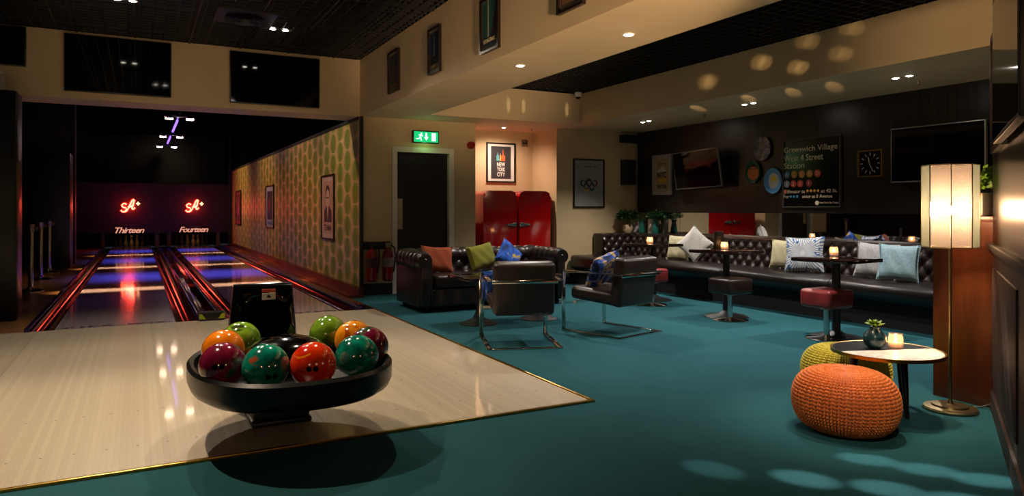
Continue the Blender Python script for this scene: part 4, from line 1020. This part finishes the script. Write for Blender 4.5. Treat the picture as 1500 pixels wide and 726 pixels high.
def candle(x, y, z, label, p=1.0, s=1.0):
    t = thing('tealight_holder', label, 'candle', (x, y, z), 0, 'lit tealights in glass holders')
    part('glass', lambda b: lathe(b, [(0, .002), (.036 * s, .002), (.042 * s, .01), (.042 * s, .06 * s), (.036 * s, .08 * s), (.037 * s, .088 * s), (.034 * s, .088 * s), (.033 * s, .08 * s), (.038 * s, .06 * s), (.038 * s, .014), (0, .010)], seg=24), m_glassy_c, t)
    part('wax', lambda b: lathe(b, [(0, .011), (.030 * s, .011), (.030 * s, .035 * s), (0, .033 * s)], seg=16), 'waxglow', t)
    part('flame', lambda b: lathe(b, [(0, .034 * s), (.006, .040 * s), (.007, .048 * s), (.003, .062 * s), (0, .068 * s)], seg=10), 'flame', t)
    point((x, y, z + .06 * s), .22 * p, (1, .55, .22), .012)
    return t
m_glassy_c = m_glassy('amber candle glass', (1, .86, .76, 1), .8)
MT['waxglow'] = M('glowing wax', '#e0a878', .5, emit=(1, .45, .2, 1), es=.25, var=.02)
candle(6.00, 7.42, .75, 'lit tealight on the farthest pedestal table')
candle(5.86, 5.93, .75, 'lit tealight beside the menu on the middle pedestal table')
candle(6.02, 4.78 - .15, .75, 'lit tealight on the nearest pedestal table')
t = thing('menu_holder', 'upright black menu card on the middle pedestal table', 'menu', (5.90, 6.06, .75), R(-30))
part('card', lambda b: b2(b, -.055, .055, -.012, .012, 0, .20, .003), flat('menu black', '#100d0c', .4), t); part('foot', lambda b: b2(b, -.06, .06, -.03, .03, 0, .012), 'darkwood', t)
text('lettering', 'MENU', flat('menu copper', '#8a5a34'), t, 0, .135, .05, .010, -.0125)

# plants and vases on the corner ledge (top of backrest at .815)
def leafy(bm, n, c, r, zs, size, rnd, droop=.3):
    for _ in range(n):
        a = rnd.uniform(0, 2 * PI); e = rnd.uniform(-.3, 1) ; rr = r * rnd.uniform(.35, 1)
        p = Vector((c[0] + math.cos(a) * rr * math.cos(e), c[1] + math.sin(a) * rr * math.cos(e), c[2] + zs * rr * math.sin(e)))
        d = Vector((math.cos(a + rnd.uniform(-.8, .8)), math.sin(a + rnd.uniform(-.8, .8)), rnd.uniform(-droop, .8))).normalized()
        s_ = d.cross(Vector((rnd.uniform(-1, 1), rnd.uniform(-1, 1), 1))).normalized(); L = size * rnd.uniform(.7, 1.3); wd = L * .32; nn = d.cross(s_) * wd * .3
        v = [bm.verts.new(q) for q in (p, p + d * L * .4 + s_ * wd + nn, p + d * L, p + d * L * .4 - s_ * wd + nn, p + d * L * .45)]
        bm.faces.new((v[0], v[1], v[4])); bm.faces.new((v[1], v[2], v[4])); bm.faces.new((v[2], v[3], v[4])); bm.faces.new((v[3], v[0], v[4]))
def stems(bm, n, base, c, r, rnd):
    for _ in range(n):
        a = rnd.uniform(0, 2 * PI); tube(bm, [base, (base[0] * .5 + c[0] * .5, base[1] * .5 + c[1] * .5, (base[2] + c[2]) / 2), (c[0] + r * math.cos(a), c[1] + r * math.sin(a), c[2] + rnd.uniform(0, r))], .0025, 5)
rnd = random.Random(5)
zl = .812
t = thing('potted_plant', 'bushy green plant in a round cream pot at the bench corner', 'plant', (7.20, 9.48, zl))
part('pot', lambda b: lathe(b, [(0, 0), (.06, 0), (.085, .05), (.085, .10), (.07, .14), (.062, .14), (.075, .09), (0, .08)]), 'ochre', t)
part('foliage', lambda b: (stems(b, 14, (0, 0, .09), (0, 0, .22), .10, rnd), leafy(b, 420, (0, 0, .26), .17, .85, .055, rnd)), 'green', t)
def vase(x, y, prof, mat, label, grp=None):
    t = thing('vase', label, 'vase', (x, y, zl), 0, grp)
    part('body', lambda b: lathe(b, prof, seg=28), mat, t); return t
vt = [(0, 0), (.05, 0), (.058, .03), (.05, .10), (.036, .17), (.038, .20), (.055, .225), (.050, .225), (.033, .20), (.0, .19)]
v1 = vase(7.33, 9.27, vt, 'teal', 'small teal glazed vase between the potted plant and white vase')
v3 = vase(7.38, 8.99, vt, 'teal', 'teal glazed vase with trailing greenery at the bench corner')
part('rim_leaves', lambda b: leafy(b, 26, (0, 0, .225), .05, .3, .04, rnd), MT['green'], v1)
part('trailing_leaves', lambda b: (stems(b, 6, (0, 0, .18), (0, 0, .25), .06, rnd), leafy(b, 200, (0.03, -.02, .27), .14, .9, .05, rnd)), 'green', v3)
v2 = vase(7.44, 9.15, [(0, 0), (.06, 0), (.062, .02), (.060, .20), (.064, .235), (.05, .235), (.05, .2), (0, .19)], 'whitecer', 'tall textured white vase behind the teal vases')
part('foliage', lambda b: leafy(b, 120, (0, 0, .27), .10, .7, .05, rnd), 'green', v2)
vase(7.40, 9.52, [(0, 0), (.06, 0), (.066, .05), (.060, .15), (.05, .19), (.055, .20), (.045, .20), (0, .15)], 'whitecer', 'short white vase beside the potted plant')

# ------------------------------------------------------------------ chesterfield
cf = thing('chesterfield_sofa', 'dark tufted chesterfield sofa in front of the black door', 'sofa', (2.86, 7.66, 0))
SW, SD = 1.98, .88
def roll(p0, p1, r, bulge, n_b, seg=20):
    def f(b):
        N = n_b * 8; pts = [Vector(p0).lerp(Vector(p1), i / N) for i in range(N + 1)]
        tube(b, pts, [r + bulge * (abs(math.sin(PI * n_b * i / N)) ** .5) for i in range(N + 1)], seg)
    return f
part('base', lambda b: b2(b, .04, SW - .04, .03, SD - .02, .06, .27, .02), 'leather', cf)
part('front_rail', lambda b: tuft_panel(SW - .36, .17, .20, .40, .025, lambda u, v, h: (.18 + u, .03 - h, .09 + v), 7)(b), 'leather', cf, ang=60)
for k in range(2): o = part('seat_cushion', lambda b, k=k: b2(b, .20 + k * .80, .98 + k * .80, .01, .66, .27, .43, .045, 4), 'leather', cf)
def backp(u, v, h): return (.18 + u, SD - .20 - h + .06 * v / .3, .40 + v)
part('backrest', lambda b: (tuft_panel(SW - .36, .26, .20, .20, .05, backp, 8)(b), b2(b, .05, SW - .05, SD - .17, SD - .01, .08, .62, .02)), 'leather', cf, ang=60)
part('back_roll', roll((.03, SD - .13, .615), (SW - .03, SD - .13, .615), .085, .022, 10), 'leather', cf, ang=60)
for sx, x in ((1, .0), (-1, SW)):
    a = part('arm', lambda b, x=x, sx=sx: (b2(b, min(x, x + sx * .17), max(x, x + sx * .17), .03, SD - .02, .06, .60, .02),), 'leather', cf)
    part('arm_roll', roll((x + sx * .06, .02, .605), (x + sx * .06, SD - .06, .605), .090, .020, 6), 'leather', a, ang=60)
    part('scroll_face', lambda b, x=x, sx=sx: (cyl(b, (x + sx * .06, .02, .605), (x + sx * .06, -.012, .605), .098, .085, 28), cyl(b, (x + sx * .06, -.01, .605), (x + sx * .06, -.022, .605), .03, .02), b2(b, min(x + sx * .01, x + sx * .13), max(x + sx * .01, x + sx * .13), -.004, .03, .08, .56, .02)), 'leather', a)
for x in (.1, SW - .1):
    for y in (.08, SD - .1): part('foot', lambda b, x=x, y=y: lathe(b, [(0, 0), (.025, 0), (.04, .03), (.03, .065), (0, .065)], (x, y, 0)), 'darkwood', cf)
G2 = 'cushions on the chesterfield'
cushion('burnt orange cable knit cushion at the left of the chesterfield', (3.26, 8.13, .585), (-22, 4, -8), .40, 'cushion_o', .34, G2)
cushion('mustard cable knit cushion in the middle of the chesterfield', (3.86, 8.12, .605), (-20, -9, 10), .40, 'cushion_y', .32, G2)
cushion('blue print cushion at the right of the chesterfield', (4.22, 8.06, .60), (-22, 40, 0), .34, 'cblue', .34, G2)

# coffee table with two trumpet bases
t = thing('coffee_table', 'low dark coffee table on two trumpet bases between sofa and armchairs', 'table', (3.53, 6.78, 0))
part('tabletop', lambda b: b2(b, -.58, .62, -.28, .28, .47, .50, .004), 'darkwood', t)
for x in (-.36, .37):
    part('trumpet_base', lambda b, x=x: lathe(b, [(0, 0), (.20, 0), (.20, .006), (.16, .02), (.06, .06), (.028, .14), (.024, .30), (.024, .46), (.06, .47), (0, .47)], (x, -.04, 0), 32), 'matteplastic', t)

# ------------------------------------------------------------------ chrome armchairs
def armchair(loc, rz, label):
    """front faces +y locally, origin at floor centre"""
    t = thing('chrome_armchair', label, 'armchair', loc, rz, 'chrome framed leather armchairs')
    w, d, ah = .62, .74, .60; bw, bt = .045, .012
    def fr(b, s):
        if 1:
            x = s * w / 2
            b2(b, x - bw / 2, x + bw / 2, -d / 2, d / 2, 0, bt, .002); b2(b, x - bw / 2, x + bw / 2, -d / 2, d / 2, ah - bt, ah, .002)
            b2(b, x - bw / 2, x + bw / 2, d / 2 - bt, d / 2, bt, ah - bt, .002)
    for s in (-1, 1): part('side_frame', lambda b, s=s: fr(b, s), 'chrome', t)
    part('rear_floor_bar', lambda b: b2(b, -w / 2 + bw / 2, w / 2 - bw / 2, -d / 2, -d / 2 + bw, 0, bt, .002), 'chrome', t)
    part('rear_arm_bar', lambda b: b2(b, -w / 2 + bw / 2, w / 2 - bw / 2, -d / 2, -d / 2 + .014, ah - .035, ah, .003), 'chrome', t)
    s_ = part('seat', lambda b: b2(b, -.27, .27, -.26, .34, .30, .43, .045, 4), 'leatherb', t)
    s_.rotation_euler = (R(3), 0, 0)
    def bk(b):
        b2(b, -.27, .27, -.07, .07, 0, .47, .04, 4)
    k_ = part('backrest', bk, 'leatherb', t); k_.location = (0, -.24, .285); k_.rotation_euler = (R(9), 0, 0)
    part('back_seam', lambda b: (b2(b, -.262, .262, -.076, -.066, .30, .308),), 'leather', t).parent = k_
    part('support_bar', lambda b: b2(b, -w / 2, w / 2, .20, .235, .28, .305), 'chrome', t)
    return t
armchair((3.06, 5.64, 0), R(-20), 'chrome framed brown armchair seen from behind, left of the pair')
armchair((4.15, 5.72, 0), R(14), 'chrome framed brown armchair turned side on, right of the pair')
cushion('blue print cushion peeking past the left armchair back', (3.00, 5.93, .51), (-24, 10, -20 + 180), .30, 'cblue', None, None, .06)
cushion('blue and gold print cushion leaning in the right armchair', (4.09, 5.80, .60), (-32, 14, 14 + 180), .38, 'cblue2', None, None, .06)

# ------------------------------------------------------------------ poufs
def pouf(x, y, r, h, mat, label, seed=0, rz=0):
    def f(b):
        Nu, Nv = 48, 17; nu, nv = Nu * 8, Nv * 8
        def fn(u, v):
            a = 2 * PI * u; th = -PI / 2 + PI * v
            cr, sr = math.cos(th), math.sin(th)
            rr = abs(cr) ** .43; zz = math.copysign(abs(sr) ** .98, sr)
            tt = (u * Nu) % 1; s1 = v * Nv * 1.6 + abs(tt - .5) * 1.1
            hgt = (abs(math.sin(PI * s1)) ** .6) * (abs(math.sin(2 * PI * tt)) ** .4)
            k = .016 * hgt * min(1, rr * 1.6)
            lump = 1 + .03 * math.sin(a * 2 + seed) + .02 * math.sin(a * 3 + 1)
            R_ = (r * .93 * rr * lump); px, py, pz = R_ * math.cos(a), R_ * math.sin(a), h / 2 + zz * (h / 2 - .008)
            nrm = Vector((math.cos(a) * abs(cr) ** .5, math.sin(a) * abs(cr) ** .5, sr)).normalized()
            p = Vector((px, py, pz)) + nrm * k
            p.z = max(p.z, .003)
            return p
        grid(b, nu, nv, fn, True)
    o = part('knitted_pouf', f, mat, None, ang=80); o.location = (x, y, 0); o.rotation_euler.z = rz
    return tag(o, label, 'pouf', 'knitted poufs by the side table')
def fromview(px, d):
    s, c = math.sin(R(27.902)), math.cos(R(27.902)); u = (px - 750) / 1033
    return ((s + u * c) * d, (c - u * s) * d)
po = fromview(1238, 3.86); py_ = fromview(1240, 4.62)
pouf(po[0], po[1], .285, .325, 'knit_o', 'chunky burnt orange knitted pouf, nearest the camera', 0, R(20))
pouf(py_[0], py_[1], .28, .31, 'knit_y', 'chunky mustard knitted pouf behind the orange one', 2)

# ------------------------------------------------------------------ side table
tx, ty = fromview(1299, 4.17)
st = thing('round_side_table', 'round side table half white marble half black with brass rim', 'table', (tx, ty, 0))
TH = .372; TR = .305
va = math.atan2(ty, tx)
# marble half towards the right/near side
def half(b, a0):
    n = 28; pts = [((TR - .012) * math.cos(a0 + PI * k / n), (TR - .012) * math.sin(a0 + PI * k / n)) for k in range(n + 1)]; prism(b, pts, TH - .012, TH, 'z')
ha = R(-27.902) + R(-172)
part('marble_half', lambda b: half(b, ha), 'marble', st, 'white marble half'); part('black_half', lambda b: half(b, ha + PI), 'blackplastic', st, 'black half')
part('brass_rim', lambda b: lathe(b, [(TR - .012, TH - .018), (TR, TH - .018), (TR, TH + .002), (TR - .006, TH + .002), (TR - .012, TH)], seg=64), 'brass', st)
part('underplate', lambda b: lathe(b, [(0, TH - .03), (TR * .8, TH - .026), (TR - .01, TH - .018), (TR - .01, TH - .012), (0, TH - .012)], seg=48), 'darkwood', st)
lp = fromview(1329, 4.06); lq = fromview(1241, 4.24); lr_ = fromview(1322, 4.40)
for q in (lp, lq, lr_):
    v = Vector((q[0] - tx, q[1] - ty, 0)); part('leg', lambda b, v=v: cyl(b, (v.x, v.y, 0), (v.x * .8, v.y * .8, TH - .028), .012, .024, 16), 'darkwood', st)
vx, vy = fromview(1281, 4.22)
t = thing('round_vase', 'small round dark teal vase holding a succulent on the side table', 'vase', (vx, vy, TH + .0005))
part('body', lambda b: lathe(b, [(0, 0), (.03, 0), (.055, .02), (.066, .05), (.062, .08), (.04, .105), (.027, .118), (.03, .128), (.022, .126), (0, .11)], seg=32), 'tealdark', t)
def succ(b):
    for ringn, (n, L, el) in enumerate(((8, .062, .25), (7, .055, .65), (5, .040, 1.05))):
        for k in range(n):
            a = 2 * PI * k / n + ringn * .4; d = Vector((math.cos(a) * math.cos(el), math.sin(a) * math.cos(el), math.sin(el))); s_ = Vector((-math.sin(a), math.cos(a), 0)); nn = d.cross(s_)
            p = Vector((0, 0, .135)); w_ = .014
            vs = [b.verts.new(q) for q in (p, p + d * L * .6 + s_ * w_, p + d * L, p + d * L * .6 - s_ * w_, p + d * L * .5 + nn * .006, p + d * L * .5 - nn * .006)]
            for (i, j) in ((0, 1), (1, 2), (2, 3), (3, 0)): b.faces.new((vs[i], vs[j], vs[4])); b.faces.new((vs[j], vs[i], vs[5]))
    cyl(b, (0, 0, .11), (0, 0, .145), .01)
part('succulent', succ, 'lime', t, 'lime green succulent rosette')
cx_, cy_ = fromview(1312, 4.22)
candle(cx_, cy_, TH, 'lit tealight in glass on the round side table', 1.2, 1.0)

# ------------------------------------------------------------------ floor lamp
LX, LY = 4.305, 2.51
fl = thing('floor_lamp', 'brass floor lamp with octagonal cream and ribbed glass shade', 'lamp', (LX, LY, 0))
part('base', lambda b: lathe(b, [(0, 0), (.145, 0), (.147, .012), (.14, .02), (.10, .024), (.095, .034), (.02, .040), (.012, .06), (0, .06)], seg=48), 'brassd', fl)
part('pole', lambda b: lathe(b, [(0, .04), (.0095, .04), (.0095, 1.10), (.016, 1.11), (.016, 1.16), (0, 1.16)], seg=16), 'brassd', fl)
sh = bpy.data.objects.new('lamp_shade', None); COL.objects.link(sh); sh.parent = fl
bpy.data.objects.remove(sh)
SR, Z0, Z1 = .150, .975, 1.468
rot0 = R(-147.8)    # towards the camera
def vtx(k, r=SR): a = rot0 + R(45) * k + 0; return (r * math.cos(a), r * math.sin(a))
order = ['g', 'c', 'g', 'c', 'g', 'c', 'g', 'c']
# vertex 0 faces the camera: panels 0 and -1 are glass, 1 and -2 cream
kinds = {0: 'g', 7: 'g', 1: 'c', 6: 'c', 2: 'g', 5: 'g', 3: 'g', 4: 'c'}
for k in range(8):
    a, c = vtx(k), vtx(k + 1); d = (Vector(c) - Vector(a)); nrm = Vector((d.y, -d.x)).normalized() * .003; e = d * .03
    pts = [(a[0] + e.x, a[1] + e.y), (c[0] - e.x, c[1] - e.y), (c[0] - e.x - nrm.x, c[1] - e.y - nrm.y), (a[0] + e.x - nrm.x, a[1] + e.y - nrm.y)]
    part('shade_panel', lambda b, pts=pts: prism(b, pts, Z0 + .004, Z1 - .004), 'cshade' if kinds[k] == 'c' else 'gshade', fl, 'cream panel' if kinds[k] == 'c' else 'ribbed glass panel')
def sframe(b):
    for k in range(8):
        a = vtx(k, SR + .001); cyl(b, (*a, Z0), (*a, Z1), .0025, seg=6)
        for z in (Z0, Z1): tube(b, [(*vtx(k, SR + .001), z), (*vtx(k + 1, SR + .001), z)], .003, 6)
    for k in range(0, 8, 2): tube(b, [(0, 0, 1.14), (*vtx(k), Z0 + .003)], .002, 6)
part('shade_frame', sframe, 'brassd', fl)
part('bulb', lambda b: sphere(b, (0, 0, 1.195), .024, (1, 1, 1.2), 16, 10), 'bulb', fl)
point((LX, LY, 1.20), 44, (1, .74, .48), .04)
t = tag(part('power_cord', lambda b: tube(b, [(LX + .14, LY - .03, .006), (LX + .19, LY - .07, .012), (LX + .22, LY - .11, .03), (LX + .235, LY - .12, .07)], .003, 6), flat('clear cord', '#6a6a64'), None), 'thin cord running from floor lamp to the dark wall', 'cord')
# planter on the divider
t = thing('planter', 'square cream planter of bright green foliage on the divider behind the lamp', 'plant', (4.72, 2.60, 1.16))
part('pot', lambda b: b2(b, -.13, .13, -.12, .12, 0, .145, .012), 'whitecer', t)
rnd2 = random.Random(9)
part('foliage', lambda b: (stems(b, 16, (0, 0, .12), (0, 0, .18), .11, rnd2), leafy(b, 600, (0, 0, .20), .16, .75, .045, rnd2, .1)), M('bright leaf', '#5c8a26', .5, var=.3, vs=30), t)
# frames on the near wall, local frame of the wall: face is the -y side
def onnear(o): 
    o.location = (*NW, 0); o.rotation_euler.z = ang

def nearloc(a, z): return (NW[0] - ex.x * a, NW[1] - ex.y * a, z)
t = picture('framed_print', 'tall framed print seen edge on, on the dark wall at the right edge', nearloc(.64, 1.85), ang + PI, .70, .66, .03, 'frame_r', flat('grey brown paper', '#5a4c40'), depth=.03)
shape('artwork', t, rect(-.24, .24, -.22, .22), flat('dull rust art', '#4a2a1c'))
tv(0, 1.2, 0, 0, .68, 'black screen on the dark wall at the very right edge', nearloc(1.62, 1.86), ang + PI, 'tvback', 0, None, .06)  # stands in for the near part of the picture, dark by reflection
